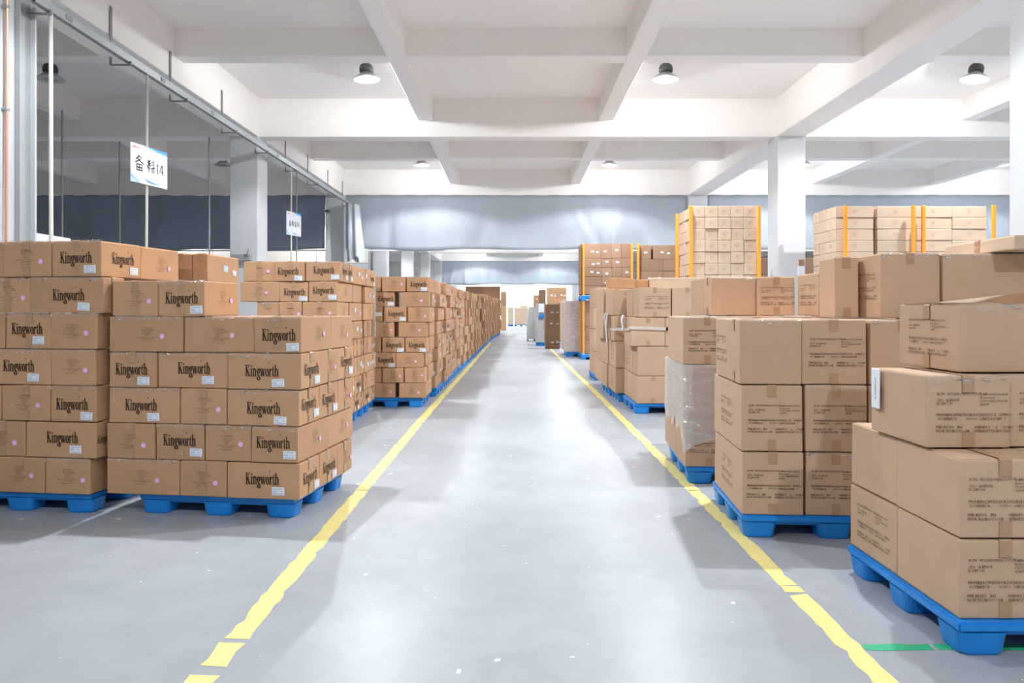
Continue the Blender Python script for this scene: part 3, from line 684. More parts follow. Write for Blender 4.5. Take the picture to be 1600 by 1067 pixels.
# ------------------------------------------------------------------ measured stacks (metres: z0, z1, front row from the aisle, column along the aisle)
STACKS = {
 'A0': ('L', (-3.098, 5.353), 7, [
  (0.15,0.416,[(-0,0.363,'P'),(0.363,0.769,'P'),(0.769,1.151,'N')],[(0,0.217,'N')]),
  (0.416,0.683,[(-0.051,0.523,'K'),(0.523,0.906,'P'),(0.906,1.151,'N')],[(0,0.205,'K')]),
  (0.683,0.95,[(-0.051,0.322,'K'),(0.322,0.722,'P'),(0.722,1.151,'N')],[(0,0.205,'N')]),
  (0.95,1.216,[(-0.046,0.317,'P'),(0.317,0.843,'K'),(0.843,1.151,'N')],[(0,0.212,'N')]),
  (1.216,1.482,[(-0.056,0.317,'P'),(0.317,0.701,'K'),(0.701,1.151,'N')],[(0,0.212,'N')]),
  (1.482,1.749,[(-0.107,0.487,'K'),(0.487,0.885,'P'),(0.885,1.151,'N')],[(0,0.237,'N')]),
  (1.749,2.016,[(-0.087,0.311,'K'),(0.311,0.711,'P'),(0.711,1.097,'N')],[(0,0.469,'K'),(0.469,0.989,'P')]),
 ]),
 'A': ('L', (-1.518, 5.2), 7.55, [
  (0.15,0.412,[(0.005,0.556,'K'),(0.556,0.928,'P'),(0.928,1.505,'P')],[(0,0.369,'K'),(0.369,0.738,'K'),(0.738,1.079,'P')]),
  (0.412,0.674,[(0.015,0.376,'K'),(0.376,0.734,'P'),(0.734,1.113,'K'),(1.113,1.5,'P')],[(0,0.573,'P'),(0.573,1.138,'P')]),
  (0.674,0.935,[(0.005,0.556,'K'),(0.556,0.923,'P'),(0.923,1.49,'K')],[(0,0.369,'K'),(0.369,0.766,'K'),(0.766,1.11,'P')]),
  (0.935,1.197,[(-0.009,0.552,'K'),(0.552,1.106,'K'),(1.106,1.485,'K')],[(0,0.366,'K'),(0.366,0.73,'P'),(0.73,1.103,'K')]),
  (1.197,1.459,[(-0.009,0.351,'K'),(0.351,0.898,'P'),(0.898,1.485,'P')],[(0,0.579,'P'),(0.579,1.056,'P')]),
  (1.459,1.721,[(0.724,1.091,'K'),(1.091,1.459,'P')],[(0,0.497,'P')]),
 ]),
 'A2': ('L', (-2.757, 6.6), 3, [
  (0.15,0.417,[(0.001,0.237,'N'),(0.237,0.505,'N')],[(0,0.663,'N')]),
  (0.417,0.684,[(0.001,0.237,'N'),(0.237,0.505,'N')],[(0,0.663,'N')]),
  (0.684,0.951,[(0.001,0.237,'N'),(0.237,0.505,'N')],[(0,0.663,'N')]),
  (0.951,1.218,[(0.001,0.237,'N'),(0.237,0.505,'N')],[(0,0.663,'N')]),
  (1.218,1.485,[(0.001,0.237,'N'),(0.237,0.505,'N')],[(0,0.663,'N')]),
  (1.485,1.752,[(0.001,0.237,'N'),(0.237,0.505,'N')],[(0,0.663,'N')]),
  (1.752,2.019,[(0.001,0.149,'N'),(0.149,0.374,'N')],[(0,0.663,'S')]),
 ]),
 'B': ('L', (-2.07, 8.74), 0, [
  (0.15,0.392,[(0.033,0.589,'N'),(0.589,1.177,'N')],[(0,0.294,'N'),(0.294,0.949,'P'),(0.949,1.239,'K'),(1.239,1.541,'P'),(1.585,2,'K'),(2,2.398,'S')]),
  (0.392,0.635,[(0.003,0.589,'N'),(0.589,1.177,'N')],[(0,0.298,'P'),(0.298,0.846,'S'),(0.846,1.233,'K'),(1.438,1.753,'P'),(1.753,2.239,'P')]),
  (0.635,0.878,[(0.002,0.589,'N'),(0.589,1.177,'N')],[(0,0.512,'S'),(0.512,0.967,'P'),(0.967,1.39,'S'),(1.433,1.937,'S'),(1.937,2.234,'S')]),
  (0.878,1.12,[(0.042,0.589,'N'),(0.589,1.177,'N')],[(0,0.503,'N'),(0.503,0.948,'P'),(0.948,1.336,'N'),(1.336,1.585,'P'),(1.63,1.951,'P'),(1.951,2.446,'S')]),
  (1.12,1.362,[(0.045,0.589,'N'),(0.589,1.177,'N')],[(0,0.498,'S'),(0.498,0.942,'N'),(0.942,1.534,'S'),(1.644,2.062,'P'),(2.062,2.462,'P')]),
  (1.362,1.605,[(0.039,0.459,'P'),(0.459,0.734,'P'),(0.734,1.009,'N')],[(0,0.612,'P'),(0.685,1.44,'S'),(1.527,2.378,'P')]),
  (1.605,1.847,[(0.031,0.382,'K'),(0.382,0.734,'K'),(0.734,1.2,'P')],[(0,0.798,'P'),(0.836,1.359,'N'),(1.598,2.336,'S')]),
  (1.847,2.09,[(0,0.421,'K'),(0.421,0.787,'K'),(0.787,1.169,'P')],[(0,0.403,'K'),(0.403,0.695,'K'),(0.695,1.38,'S'),(1.402,1.738,'S'),(1.738,2.274,'K')]),
 ]),
 'C': ('L', (-1.353, 11.3), 0, [
  (0.15,0.384,[(0.01,0.425,'P'),(0.479,0.82,'P')],[(0,0.208,'N'),(0.293,0.93,'P')]),
  (0.384,0.619,[(0.02,0.336,'P'),(0.346,0.682,'P'),(0.692,0.85,'N')],[(0,0.335,'N'),(0.51,1.266,'N')]),
  (0.619,0.854,[(0.05,0.469,'P'),(0.469,0.79,'K')],[(0,0.165,'N'),(0.416,1.338,'S')]),
  (0.854,1.088,[(-0.01,0.326,'K'),(0.336,0.687,'K'),(0.697,0.82,'N')],[(0,0.339,'N'),(0.518,1.09,'N')]),
  (1.088,1.322,[(-0.01,0.435,'P'),(0.494,0.781,'P')],[(0,0.252,'N'),(0.428,1.09,'P')]),
  (1.322,1.557,[(-0.049,0.292,'P'),(0.302,0.662,'K'),(0.672,0.79,'S')],[(0,0.354,'N'),(0.446,0.828,'S')]),
  (1.557,1.791,[(-0.039,0.395,'P'),(0.489,0.79,'K')],[(0,0.263,'N'),(0.444,0.921,'S')]),
  (1.791,2.026,[(-0.029,0.306,'K'),(0.316,0.687,'P'),(0.702,0.79,'N')],[(0,0.442,'P'),(0.442,1.014,'P')]),
 ]),
 'R1': ('R', (1.945, 3.2), 0, [
  (0.15,0.5,[(0,0.407,'R'),(0.407,0.816,'R'),(0.816,1.235,'R')],[(0,0.527,'N'),(0.527,1.046,'R')]),
  (0.503,0.854,[(0.002,0.407,'R'),(0.407,0.816,'R'),(0.816,1.235,'R')],[(0,0.534,'N'),(0.534,1.051,'N')]),
 ]),
 'R1b': ('R', (1.925, 3.42), 0, [
  (0.857,1.197,[(0,0.398,'R'),(0.398,0.801,'R'),(0.801,1.205,'N')],[(0,0.534,'N')]),
 ]),
 'R1c': ('R', (2.147, 3.54), 0, [
  (1.2,1.535,[(0.001,0.567,'N'),(0.567,1.124,'N')],[(0,0.549,'R')]),
 ]),
 'R2': ('R', (1.507, 4.84), 4, [
  (0.15,0.567,[(-0.001,0.404,'R'),(0.416,0.807,'R'),(0.82,1.226,'N')],[(0,0.907,'R')]),
  (0.57,1.009,[(-0.009,0.397,'R'),(0.408,0.807,'R'),(0.82,1.226,'N')],[(0,0.879,'R')]),
  (1.012,1.442,[(-0.017,0.389,'N'),(0.389,0.815,'R'),(0.824,1.234,'N')],[(0,0.346,'N'),(0.346,0.79,'R')]),
 ]),
 'R2P': ('R', (2.55, 5.1), 0, [
  (1.445,1.905,[(0,0.424,'N')],[(0,0.489,'R')]),
 ]),
 'R2Q': ('R', (2.985, 5.1), 0, [
  (1.445,1.9,[(0.002,0.68,'N'),(0.68,1.326,'N')],[(0,0.35,'N')]),
 ]),
 'R2S': ('R', (2.34, 5.35), 0, [
  (1.445,1.893,[(0.001,0.185,'N')],[(0,0.276,'N')]),
 ]),
 'R3': ('R', (1.477, 6.33), 3.8, [
  (0.15,0.58,[(0,0.419,'R'),(0.419,0.839,'R'),(0.839,1.24,'N')],[(0,0.519,'N'),(0.538,1.274,'N')]),
  (0.583,1.03,[(0,0.419,'N'),(0.419,0.839,'N'),(0.839,1.24,'N')],[(0,0.385,'N'),(0.404,1.25,'N')]),
  (1.033,1.45,[(-0.021,0.408,'R'),(0.408,0.839,'R'),(0.839,1.24,'N')],[(0,0.893,'N')]),
 ]),
 'R3V': ('R', (1.86, 6.9), 0, [
  (1.453,1.82,[(-0.002,0.426,'N')],[(0,0.305,'N'),(0.33,0.829,'N')]),
 ]),
 'R3U': ('R', (2.28, 6.85), 0, [
  (1.453,1.82,[(0.001,0.355,'R')],[(0,0.459,'N')]),
 ]),
 'R3T': ('R', (2.61, 6.27), 0, [
  (1.453,1.83,[(-0.001,0.388,'N')],[(0,0.483,'R')]),
 ]),
 'R4': ('R', (1.78, 10.61), 0, [
  (0.15,0.55,[(0.001,0.474,'N'),(0.474,0.928,'N')],[(0,0.487,'N'),(0.548,1.305,'N')]),
  (0.553,0.98,[(0.01,0.474,'N'),(0.474,0.928,'N')],[(0,0.459,'N'),(0.489,1.365,'R')]),
  (0.983,1.4,[(-0.083,0.413,'N'),(0.413,0.9,'N')],[(0,0.677,'N')]),
  (1.403,1.835,[(0.029,0.499,'R'),(0.509,0.956,'N')],[(0,0.516,'N'),(0.576,1.169,'N')]),
 ]),
 'R5': ('R', (1.66, 11.93), 0, [
  (0.15,0.56,[(-0.007,0.436,'N'),(0.436,0.864,'N')],[(0,0.917,'R')]),
  (0.563,1,[(-0.002,0.436,'N'),(0.436,0.864,'N')],[(0,0.886,'R')]),
  (1.003,1.42,[(-0.033,0.394,'N'),(0.394,0.843,'N')],[(0,0.732,'N')]),
  (1.423,1.83,[(-0.054,0.394,'N'),(0.394,0.843,'N')],[(0,0.9,'N')]),
 ]),
 'R6': ('R', (1.626, 12.87), 0, [
  (0.15,0.55,[(-0,0.478,'N'),(0.478,0.928,'N'),(0.928,1.49,'N')],[(0,0.708,'N'),(0.757,2.011,'N')]),
  (0.553,1,[(0.017,0.478,'N'),(0.478,0.928,'N'),(0.928,1.49,'N')],[(0,1.7,'N')]),
  (1.003,1.45,[(-0.062,0.421,'N'),(0.421,0.928,'N'),(0.928,1.49,'N')],[(0,1.108,'N')]),
  (1.453,1.89,[(-0.062,0.421,'N'),(0.421,0.928,'N'),(0.928,1.49,'N')],[(0,1,'N')]),
 ]),
 'R7': ('R', (1.7, 15.66), 0, [
  (0.15,0.62,[(0.004,0.518,'N'),(0.518,0.997,'N')],[(0,0.916,'N')]),
  (0.623,1.1,[(0.004,0.518,'N'),(0.518,0.997,'N')],[(0,0.86,'N')]),
  (1.103,1.55,[(-0.003,0.518,'N'),(0.518,0.997,'N')],[(0,0.792,'N')]),
  (1.553,1.99,[(0.059,0.518,'N'),(0.518,0.997,'N')],[(0,1.393,'N')]),
 ]),
}

def go(key, name, where, mk, **k):
    s = STACKS[key]; stack(name, where, s[0], s[1], s[2], s[3], mk, **k); return s
s = go('A0', 'lettered_carton', 'stack at left edge', 'kraft', fd=.5, clear=.5)
pallet('stack at left edge', 'L', s[1], s[2], .02, 1.22, .04, 1.04)
s = go('A', 'lettered_carton', 'nearest left stack', 'kraft', fd=.5, clear=.6,
       fill=((.40, .93, .515, 1.06, 1.197, 1.459), (.94, 1.47, .515, 1.06, 1.197, 1.459)))
pallet('nearest left stack', 'L', s[1], s[2], .07, 1.27, .05, 1.05)
s = go('A2', 'lettered_carton', 'stack behind left-edge stack', 'kraft', fd=.6)
pallet('stack behind left-edge stack', 'L', s[1], s[2], -.05, .95, -.02, .98)
s = go('B', 'lettered_carton', 'second left stack', 'kraft', fd=.55, clear=.1)
pallet('second left stack', 'L', s[1], s[2], .08, 1.18, .04, 1.14); pallet('second left stack, its rear half', 'L', s[1], s[2], .08, 1.18, 1.2, 2.2)
s = go('C', 'lettered_carton', 'gappy third left stack', 'kraft', fd=.5, clear=.15)
pallet('gappy third left stack', 'L', s[1], s[2], .06, 1.06, .04, 1.04)

# the row that runs on along the aisle
def row_x(y): return -1.31 + max(0, y - 14) * .0085 if y < 36 else -1.123 + (y - 36) * .03
q = random.Random(21)
yy = 12.70
for k in range(6):
    where = ['fourth', 'fifth', 'sixth', 'seventh', 'eighth', 'ninth'][k] + ' left stack'
    x = row_x(yy); dep = 1.12; lay = []; zz = .15
    for li in range(8):
        hh = .2345 + q.uniform(-.004, .004)
        cols = []; v = 0.0
        while v < dep - .2:
            st = q.choice([.30, .36, .36, .42, .56]); st = min(st, dep - v)
            if dep - v - st < .22: st = dep - v
            cols.append((v, v + st, q.choice('KPPSSN'))); v += st + (q.choice([.0, .0, .0, .03, .07]) if li < 7 else .01)
        off = q.choice([-.03, 0, 0, .02, .05])
        lay.append((zz, zz + hh, [(off, off + .42, q.choice('NPK'))], cols)); zz += hh
    stack('lettered_carton', where, 'L', (x, yy), 0, lay, 'kraft', sw=.42, taped=False)
    pallet(where, 'L', (x, yy), 0, .03, 1.13, .02, 1.1)
    yy += 1.175
# farther on the cartons are too many and too small to pick apart: one object
bm = bmesh.new(); y_end = 46.2
pl = []
while yy < y_end:
    x = row_x(yy); zz = .15; pl.append((x, yy))
    for li in range(8):
        hh = .2345 + (.02 if yy > 30 else 0); v = 0.0
        while v < 1.1:
            st = min(q.choice([.30, .36, .42, .56]), 1.12 - v); o = q.choice([-.03, 0, .01, .03, .06]); dd = q.choice([0, 0, 0, .04])
            if st > .12: bx(bm, x - o - .42, x - o, yy + v, yy + v + st - .006 - dd, zz + .002, zz + hh - .004)
            v += st
        bx(bm, x - 1.1, x - .43, yy, yy + .5, zz + .002, zz + hh - .004)
        zz += hh
    yy += 1.175
fc = tag(link('distant_cartons', mesh_of('distant_cartons', bm), M['kraft']), 'long far row of stacked brown cartons along the left of the aisle', 'cartons'); fc['kind'] = 'stuff'
for i, (x, y) in enumerate(pl): pallet('x', 'L', (x, y), 0, .03, 1.13, .02, 1.1, legs=False, label='blue plastic pallet under the long far row of left cartons').name = 'row_pallet'
# big dark cartons standing above the far end of the row
def loose(name, x0, x1, y0, y1, z0, z1, mk, label, group, front=None, tape=False, side=None, face='left', rz=0.0):
    return carton(name, ((x0 + x1) / 2, (y0 + y1) / 2, z0), (x1 - x0, y1 - y0, z1 - z0), rz, mk, front, side, face, label, group, tape)
for i in range(4): 
    x0 = -2.98 + i * .535
    if i < 1: loose('dark_carton', x0, x0 + .90, 45, 45.6, .0, 2.185, 'kraft', 'tall plain carton block under the dark cartons, mostly hidden by the far row', 'blocks under the dark cartons')
    loose('dark_carton', x0, x0 + .53, 45, 45.6, 2.19, 2.98, 'brown', f'big dark brown carton above the far left row, {ORDN[3 - i]} from aisle', 'dark cartons above the far left row')
loose('dark_carton', -.98, -.58, 55, 55.7, .0, 1.83, 'kraft', 'tall brown carton block at the far end of the left row', 'far end of left row')
loose('dark_carton', -.98, -.58, 55, 55.7, 1.835, 2.9, 'brown', 'lone dark carton on top at the far end of left row', 'far end of left row')

# ------------------------------------------------------------------ right side
s = go('R1', 'shipping_carton', 'nearest right stack', 'pale', fd=.525, clear=.7, fill=((.41, .81, .53, 1.04, .15, .50), (.82, 1.23, .53, 1.04, .15, .50), (.41, .81, .53, 1.04, .503, .854), (.82, 1.23, .53, 1.04, .503, .854)))
go('R1b', 'shipping_carton', 'third layer of nearest right stack', 'pale', fd=.52, clear=.9, labels=('printed carton with hooked white card, third layer of nearest right stack', 'printed carton right of the one with the white card', 'unprinted outer carton, third layer of nearest right stack'))
go('R1c', 'shipping_carton', 'topmost layer of nearest right stack', 'pale', fd=.54, clear=.9, labels=('set-back carton on top of nearest right stack, print on its aisle side', 'unprinted carton beside it on top of nearest right stack'))
pallet('nearest right stack', 'R', s[1], s[2], -.02, 1.22, -.035, 1.03)
s = go('R2', 'shipping_carton', 'second right stack', 'pale', fd=.90, clear=.8)
pallet('second right stack', 'R', s[1], s[2], -.0, 1.2, -.01, .98)
# neighbour pallet behind the nearest stack: it carries the two big plain cartons
for i in range(3):
    for j in range(2):
        loose('shipping_carton', 2.90 + j * .62, 3.51 + j * .62, 4.98, 5.9, .15 + i * .432, .579 + i * .432, 'pale', f'plain carton, {ORD[i]} layer, {("inner", "outer")[j]} side, neighbour of second right stack', 'neighbour of the second right stack')
pallet('neighbour of second right stack', 'R', (2.9, 4.98), 0, .02, 1.22, .0, .95)
go('R2P', 'shipping_carton', 'second right stack', 'pale', fd=.5, clear=1, labels=('big carton on top of second right stack, print only on its aisle side',))
go('R2Q', 'shipping_carton', 'neighbour of the second right stack', 'pale', fd=.5, clear=1, taped=False, labels=('big unprinted carton carrying the long flat carton', 'outer unprinted carton under the end of the long flat carton'))
go('R2S', 'shipping_carton', 'second right stack', 'pale', fd=.28, labels=('narrow upright carton left of the big side-printed one, second right stack',))
loose('flat_carton', 3.33, 4.15, 4.87, 5.66, 1.906, 2.0, 'cream', 'long flat carton lying on top of the big plain cartons', None, None, True)
s = go('R3', 'shipping_carton', 'half-wrapped third right stack', 'pale', fd=1.1, clear=.3)
pallet('half-wrapped third right stack', 'R', s[1], s[2], .02, 1.22, .0, 1.1)
go('R3V', 'shipping_carton', 'half-wrapped third right stack', 'pale', fd=.8, clear=1, labels=('big blank carton on top of the half-wrapped third right stack', 'carton just behind the big blank one on third right stack'))
go('R3U', 'shipping_carton', 'half-wrapped third right stack', 'pale', fd=.8, labels=('printed carton right of the big blank one on third right stack',))
go('R3T', 'shipping_carton', 'half-wrapped third right stack', 'pale', fd=.45, labels=('side-printed carton standing nearer, right of the printed one, third right stack',))
top = [o for o in CARTONS if o['label'].startswith('set-back carton')][0]
bm = bmesh.new(); rows = []
for j in range(5):
    rows.append([bm.verts.new((-.28 + .56 * i / 16, -.27 + .5 * j / 4, .337 + (.05 - .008 * j) * math.sin(PI * min(1, max(0, (i - 3) / 13))) ** 1.3)) for i in range(17)])
for a, b in zip(rows, rows[1:]):
    for i in range(16): bm.faces.new((a[i], a[i + 1], b[i + 1], b[i]))
bmesh.ops.solidify(bm, geom=bm.faces[:], thickness=.004)
link('bulging_flap', mesh_of('bulging_flap', bm, [M['cream']], True), None, top)
# stretch film round the middle layer of that stack, torn at its lower edge
s = STACKS['R3']; bm = bmesh.new(); q = random.Random(5); prof = []
for i in range(13): prof.append((-.014, 1.14 - 1.15 * i / 12))
for i in range(1, 15): prof.append((-.012 + 1.27 * i / 14, -.014))
cols = []
for i, (u, v) in enumerate(prof):
    x, y = place(s[1], s[2], 'R', u, v); low = .52 - .10 * abs(math.sin(i * .9)) + q.uniform(-.05, .04) - (.12 if 11 <= i <= 14 else 0)
    cols.append([bm.verts.new((x + q.uniform(-.003, .003), y + q.uniform(-.003, .003), z)) for z in (1.034, 1.0, .86, .72, .60, (low + .6) / 2, low)])
for a, b in zip(cols, cols[1:]):
    for k in range(6): bm.faces.new((a[k], b[k], b[k + 1], a[k + 1]))
tag(link('stretch_film', mesh_of('stretch_film', bm, [M['wrap']], True)), 'crinkled clear stretch film round the middle of third right stack', 'film')
s = go('R4', 'shipping_carton', 'strapped fourth right stack', 'pale', fd=1.0)
pallet('strapped fourth right stack', 'R', s[1], s[2], -.03, 1.17, .02, 1.15)
bm = bmesh.new(); pts = [(1.612, 12.3), (1.614, 11.95), (1.66, 11.75), (1.683, 10.9), (1.678, 10.60), (1.70, 10.592), (2.2, 10.59), (2.75, 10.59)]; zs = [1.19, 1.19, 1.20, 1.215, 1.25, 1.25, 1.235, 1.22]; rw = []
for (x, y), z in zip(pts, zs): rw.append((bm.verts.new((x, y, z - .022)), bm.verts.new((x, y, z + .022))))
for (a, b), (c, e) in zip(rw, rw[1:]): bm.faces.new((a, c, e, b))
bmesh.ops.solidify(bm, geom=bm.faces[:], thickness=.004)
tag(link('packing_strap', mesh_of('packing_strap', bm, [M['strap']])), 'white strap pulled round the fourth right stack', 'strap')
s = go('R5', 'shipping_carton', 'fifth right stack', 'pale', fd=.8)
pallet('fifth right stack', 'R', s[1], s[2], .04, 1.2, .05, .88)
s = go('R6', 'shipping_carton', 'sixth right stack', 'pale', fd=1.1)
pallet('sixth right stack', 'R', s[1], s[2], .04, 1.2, .02, 1.1)
s = go('R7', 'shipping_carton', 'seventh right stack', 'pale', fd=.9)
pallet('seventh right stack', 'R', s[1], s[2], .0, 1.1, -.02, 1.0)
loose('shipping_carton', 1.70, 2.14, 13.0, 13.5, 1.893, 2.07, 'kraft', 'low taped carton on top of the sixth right stack, aisle end', 'low cartons on sixth right stack', None, True)
loose('shipping_carton', 2.02, 2.44, 13.3, 13.8, 1.893, 2.06, 'kraft', 'low carton on top of the sixth right stack, middle', 'low cartons on sixth right stack', None, True)
loose('shipping_carton', 2.46, 3.35, 13.0, 13.6, 1.893, 2.08, 'cream', 'long pale carton on top of the sixth right stack', 'low cartons on sixth right stack', None, False)
# white rags hooked on the fifth stack
def rag(x, y, z1, ln, wd, label, seed):
    q = random.Random(seed); bm = bmesh.new(); g = []
    for j in range(9):
        t = j / 8; row = []
        for i in range(7):
            s = i / 6 - .5; ww = wd * (1 - .35 * abs(t - .25))
            row.append(bm.verts.new((x - .012 * math.sin(t * PI) - .008 * math.sin(i * 2.1 + t * 3), y + s * ww + q.uniform(-.008, .008) + .04 * t, z1 - ln * t - (.08 * (i % 2) if j == 8 else 0))))
        g.append(row)
    for a, b in zip(g, g[1:]):
        for i in range(6): bm.faces.new((a[i], b[i], b[i + 1], a[i + 1]))
    bmesh.ops.solidify(bm, geom=bm.faces[:], thickness=.008)
    tag(link('hanging_rag', mesh_of('hanging_rag', bm, [M['rag']], True)), label, 'rag', 'white rags on the right stacks')
rag(1.575, 12.38, 1.45, .46, .22, 'long white rag hanging down the side of fifth right stack', 2)
rag(1.57, 12.55, 1.46, .16, .2, 'short white rag above the long one on fifth right stack', 3)
rag(1.655, 11.1, 1.43, .17, .22, 'short white rag hanging on the strapped fourth right stack', 4)
# card tag hooked over the third layer of the nearest stack
t = tag(link('hanging_card', box_mesh('hanging_card', 1.905, 1.912, 3.82, 3.905, .985, 1.195, .003, 1), M['label']), 'white card with a vertical line of print hooked on nearest right stack', 'card')
vt = text_mesh('vertical_print', [('WODIANS8 CII', 0, 0, .017, 'CENTER')], M['ink'])
link('vertical_print', vt, None, t, (1.9035, 3.862, 1.09), (0, PI / 2, -PI / 2))

# ------------------------------------------------------------------ orange-post pallets
def post_unit(x0, y0, wd, dp, z0, z1, label, deck=True):
    e = tag(link('post_pallet', None, None, None, (x0, y0, z0)), label, 'post pallet', 'orange-post pallets')
    base = link('base', box_mesh('base', -.04, wd + .04, -.04, dp + .04, .06, .16, .01, 1), M['blue'], e)
    for px in (0, wd):
        for py in (0, dp):
            link('post', box_mesh('post', px - .03, px + .03, py - .03, py + .03, .0, z1 - z0, .006, 1), M['orange'], e)
            link('foot', box_mesh('foot', px - .06, px + .06, py - .06, py + .06, .0, .155, .008, 1), M['blue'], e)
    return e
def bay(name, x0, y0, z0, colw, lays, dep, mk, where, front, side_cols, sidecode, face='left', jig=.012, miss=()):
    """front grid of a post pallet plus the column seen along its left side"""
    n = len(lays); zz = z0
    for li, hh in enumerate(lays):
        x = x0; lyr = ORD[li] + ' layer' if li < n - 1 else 'top layer'
        for ci, cw in enumerate(colw):
            if (li, ci) not in miss:
                f = front if isinstance(front, str) or front is None else R.choice(front)
                loose(name, x, x + cw - .004, y0 + R.uniform(0, jig), y0 + dep, zz + .001, zz + hh - .003, mk, f'{LOOK[f or "N"]}, {lyr}, {ORDN[ci]} from left, {where}', 'cartons in the ' + where, f, False, sidecode if ci == 0 else None, 'left')
            x += cw
        v = y0 + dep + .004
        for si, sd in enumerate(side_cols):
            loose(name, x0 + R.uniform(0, jig), x0 + colw[0], v, v + sd - .004, zz + .001, zz + hh - .003, mk, f'{LOOK[sidecode or "N"]}, {lyr}, {ORDN[si + 1]} along left side, {where}', 'cartons in the ' + where, None, False, sidecode, 'left')
            v += sd
        zz += hh
# tall bright bay just right of the centre
post_unit(3.385, 14.0, 1.30, 1.19, 0, 1.795, 'lower orange-post pallet under the bay of small square cartons'); post_unit(3.385, 14.0, 1.30, 1.19, 1.80, 3.50, 'upper orange-post pallet holding small square cartons')
bay('square_carton', 3.42, 14.035, 1.965, [.248] * 5, [.2205] * 7, .30, 'cream', 'bay of small square cartons', 'Q', [.29, .29, .27], None, jig=.02)
# two bright bays at the right
post_unit(6.315, 13.95, 1.295, 1.25, 0, 1.795, 'lower left unit under the right bays of long cartons'); post_unit(6.315, 13.95, 1.295, 1.25, 1.80, 3.50, 'upper orange-post pallet, inner one of two right bays')
post_unit(7.80, 13.95, 1.34, 1.25, 0, 1.795, 'lower right unit under the right bays of long cartons'); post_unit(7.80, 13.95, 1.34, 1.25, 1.80, 3.50, 'upper orange-post pallet, outer one of two right bays')
bay('long_carton', 6.18, 14.05, 1.965, [.725, .07, .70], [.2198] * 7, .42, 'cream', 'inner right bay', 'Q', [.35, .31], 'Q', miss=[(i, 1) for i in range(7)])
bay('long_carton', 7.695, 14.05, 1.965, [.72, .66], [.2198] * 7, .42, 'cream', 'outer right bay', 'Q', [], None)
# dark bays farther back
post_unit(2.13, 22.4, 1.48, 1.13, 0, 1.795, 'lower orange-post pallet by the aisle with brown cartons'); post_unit(2.13, 22.4, 1.48, 1.13, 1.80, 3.55, 'upper orange-post pallet by the aisle with brown cartons')
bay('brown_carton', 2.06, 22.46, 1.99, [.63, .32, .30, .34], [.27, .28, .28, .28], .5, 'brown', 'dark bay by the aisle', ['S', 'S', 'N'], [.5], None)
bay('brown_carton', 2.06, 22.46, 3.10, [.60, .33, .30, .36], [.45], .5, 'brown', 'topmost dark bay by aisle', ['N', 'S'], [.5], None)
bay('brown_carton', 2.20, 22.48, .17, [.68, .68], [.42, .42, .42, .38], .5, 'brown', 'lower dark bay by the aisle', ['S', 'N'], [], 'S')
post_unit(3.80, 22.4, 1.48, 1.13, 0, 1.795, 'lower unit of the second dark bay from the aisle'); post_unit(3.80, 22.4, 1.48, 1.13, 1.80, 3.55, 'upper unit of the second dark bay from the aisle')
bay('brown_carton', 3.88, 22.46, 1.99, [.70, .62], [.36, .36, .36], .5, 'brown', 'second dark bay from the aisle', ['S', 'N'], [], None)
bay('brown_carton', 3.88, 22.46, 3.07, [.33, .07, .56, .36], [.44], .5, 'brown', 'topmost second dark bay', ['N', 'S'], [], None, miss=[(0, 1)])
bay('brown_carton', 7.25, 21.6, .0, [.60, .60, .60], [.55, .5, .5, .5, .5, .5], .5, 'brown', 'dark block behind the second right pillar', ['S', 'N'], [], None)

# ------------------------------------------------------------------ far right of the aisle
def wrapped(name, x0, x1, y0, y1, z0, z1, m, label, cat, bulge=.02):
    bm = bmesh.new(); bx(bm, x0, x1, y0, y1, z0, z1); bmesh.ops.subdivide_edges(bm, edges=bm.edges[:], cuts=5, use_grid_fill=True)
    q = random.Random(int(x0 * 100 + y0)); c = Vector(((x0 + x1) / 2, (y0 + y1) / 2, 0))
    for v in bm.verts:
        k = q.uniform(-bulge, bulge); v.co.x += k; v.co.y += q.uniform(-bulge, bulge)
    return tag(link(name, mesh_of(name, bm, [m])), label, cat)
bay('wrapped_carton', 1.70, 23.8, .15, [.47, .45], [.42, .42, .42, .40], .6, 'pale', 'wrapped stack beyond the post pallets', None, [.6, .6, .6], None)
bm = bmesh.new(); cols = []
for u, v in [(1.68, 26.25 - .4 * i) for i in range(7)] + [(1.68 + .16 * i, 23.78) for i in range(7)]:
    cols.append([bm.verts.new((u + R.uniform(-.006, .006), v, z)) for z in (1.83, 1.4, .98, .56, .16)])
for a, b in zip(cols, cols[1:]):
    for k in range(4): bm.faces.new((a[k], b[k], b[k + 1], a[k + 1]))
tag(link('stretch_film', mesh_of('stretch_film', bm, [M['wrap']], True)), 'clear stretch film round the stack beyond the post pallets', 'film')
pallet('wrapped stack beyond the post pallets', 'R', (1.70, 23.8), 0, .0, .95, .0, 1.2)
bay('brown_carton', 1.23, 28.6, .0, [.57], [.17, .24, .42, .36, .56], .6, 'brown', 'brown stack standing on the bare floor', ['N', 'S'], [], None)
bay('brown_carton', 1.52, 33.0, .15, [.42, .43], [.56, .55, .56, .24, .24, .24], .6, 'kraft', 'bundles behind the brown floor stack', ['S', 'N'], [], None)
pallet('bundles behind the brown floor stack', 'R', (1.52, 33.0), 0, .0, .85, .0, .62, legs=False)
bay('brown_carton', 1.24, 36.0, .0, [.33], [.62, .62, .62, .66], .6, 'brown', 'narrow tall far stack', None, [], None)
bay('brown_carton', 1.03, 38.0, .0, [.28], [.6, .6, .6, .5], .6, 'kraft', 'narrowest far stack', ['S', 'N'], [], None)
o = wrapped('wrapped_load', .93, 1.27, 30.9, 32.0, .15, 1.80, M['grey_wrap'], 'grey film-wrapped load on a blue pallet far down the aisle', 'wrapped load')
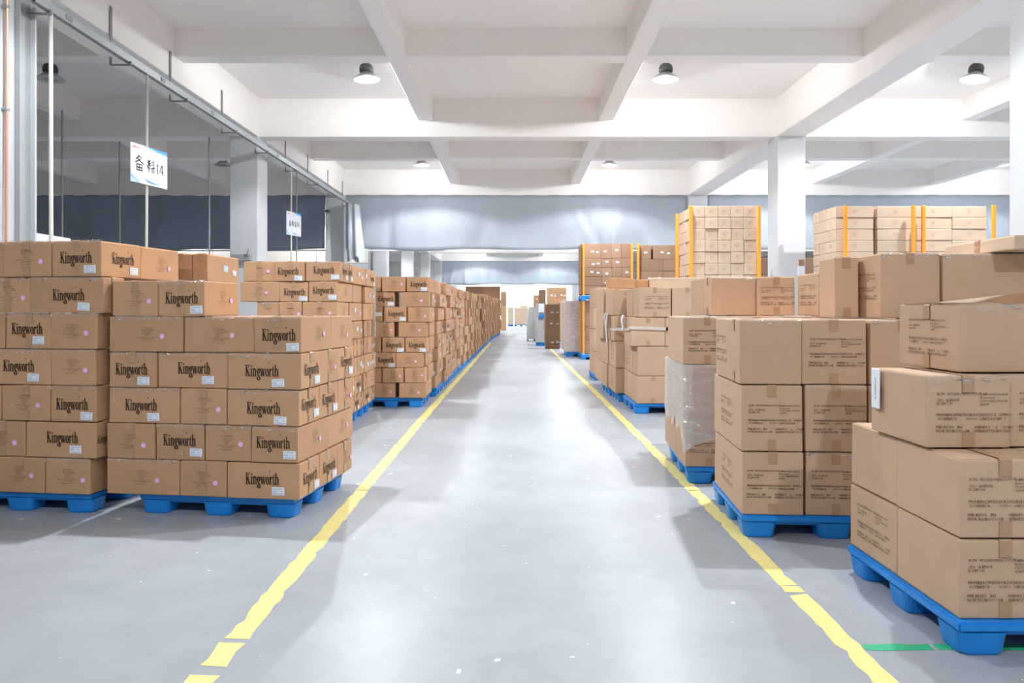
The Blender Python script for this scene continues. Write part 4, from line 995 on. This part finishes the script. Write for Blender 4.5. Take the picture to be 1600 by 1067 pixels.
link('blue_sheet', box_mesh('blue_sheet', 1.06, 1.28, 30.86, 30.90, 1.18, 1.32), M['blue'], o)
link('white_sheet', box_mesh('white_sheet', 1.04, 1.27, 30.86, 30.90, 1.42, 1.78), M['label'], o)
wrapped('wrapped_load', -7.9, -6.9, 9.5, 11.4, .15, 2.62, M['wall'], 'tall pale wrapped load standing in the left hall behind the near cartons', 'wrapped load', .008)
pallet('tall pale load in the left hall', 'R', (-7.9, 9.5), 0, .0, 1.0, .0, 1.9)
pallet('grey film-wrapped load', 'R', (.93, 30.9), 0, .0, .4, .0, 1.1)
t = tag(link('cage_trolley', None, None, None, (.64, 35.75, 0)), 'grey film-wrapped trolley load on castors far down the aisle', 'trolley')
bm = bmesh.new(); g = []
for j in range(9):
    tt = j / 8; z = .16 + 1.52 * tt; xs = .07 * max(0, tt - .55) * 3
    g.append([bm.verts.new((x + xs * (1 if x < .2 else 0) + R.uniform(-.008, .008), y, z)) for x, y in ((0, 0), (.2, -.02), (.41, 0), (.41, .9), (.2, .92), (0, .9))])
for a, b in zip(g, g[1:]):
    for i in range(6): bm.faces.new((a[i], a[(i + 1) % 6], b[(i + 1) % 6], b[i]))
bm.faces.new(g[-1]); bm.faces.new(g[0][::-1])
link('wrapped_body', mesh_of('wrapped_body', bm, [M['grey_wrap']]), None, t)
link('platform', box_mesh('platform', -.01, .42, -.02, .92, .11, .155, .008, 1), M['steel'], t)
CW = lathe('castor', [(.055, -.018), (.06, -.01), (.06, .01), (.055, .018)], 14)
for x in (.04, .37):
    for y in (.05, .85): link('castor', CW, M['rubber'], t, (x, y, .06), (0, PI / 2, 0))
bay('cream_carton', -.58, 70.0, .15, [.52], [.55, .55, .52], .7, 'cream', 'small end stack by the far wall', None, [], None)
bay('cream_carton', .05, 70.0, .15, [.65, .65], [.55, .55, .5], .7, 'cream', 'wide end stack by the far wall', None, [], None)
loose('cream_carton', .6, 1.3, 70.1, 70.6, 1.755, 1.95, 'cream', 'flat carton on top of the wide end stack', None)
pallet('small end stack by the far wall', 'R', (-.6, 70), 0, 0, .55, 0, .8); pallet('wide end stack by the far wall', 'R', (.05, 70), 0, 0, 1.3, 0, .8)
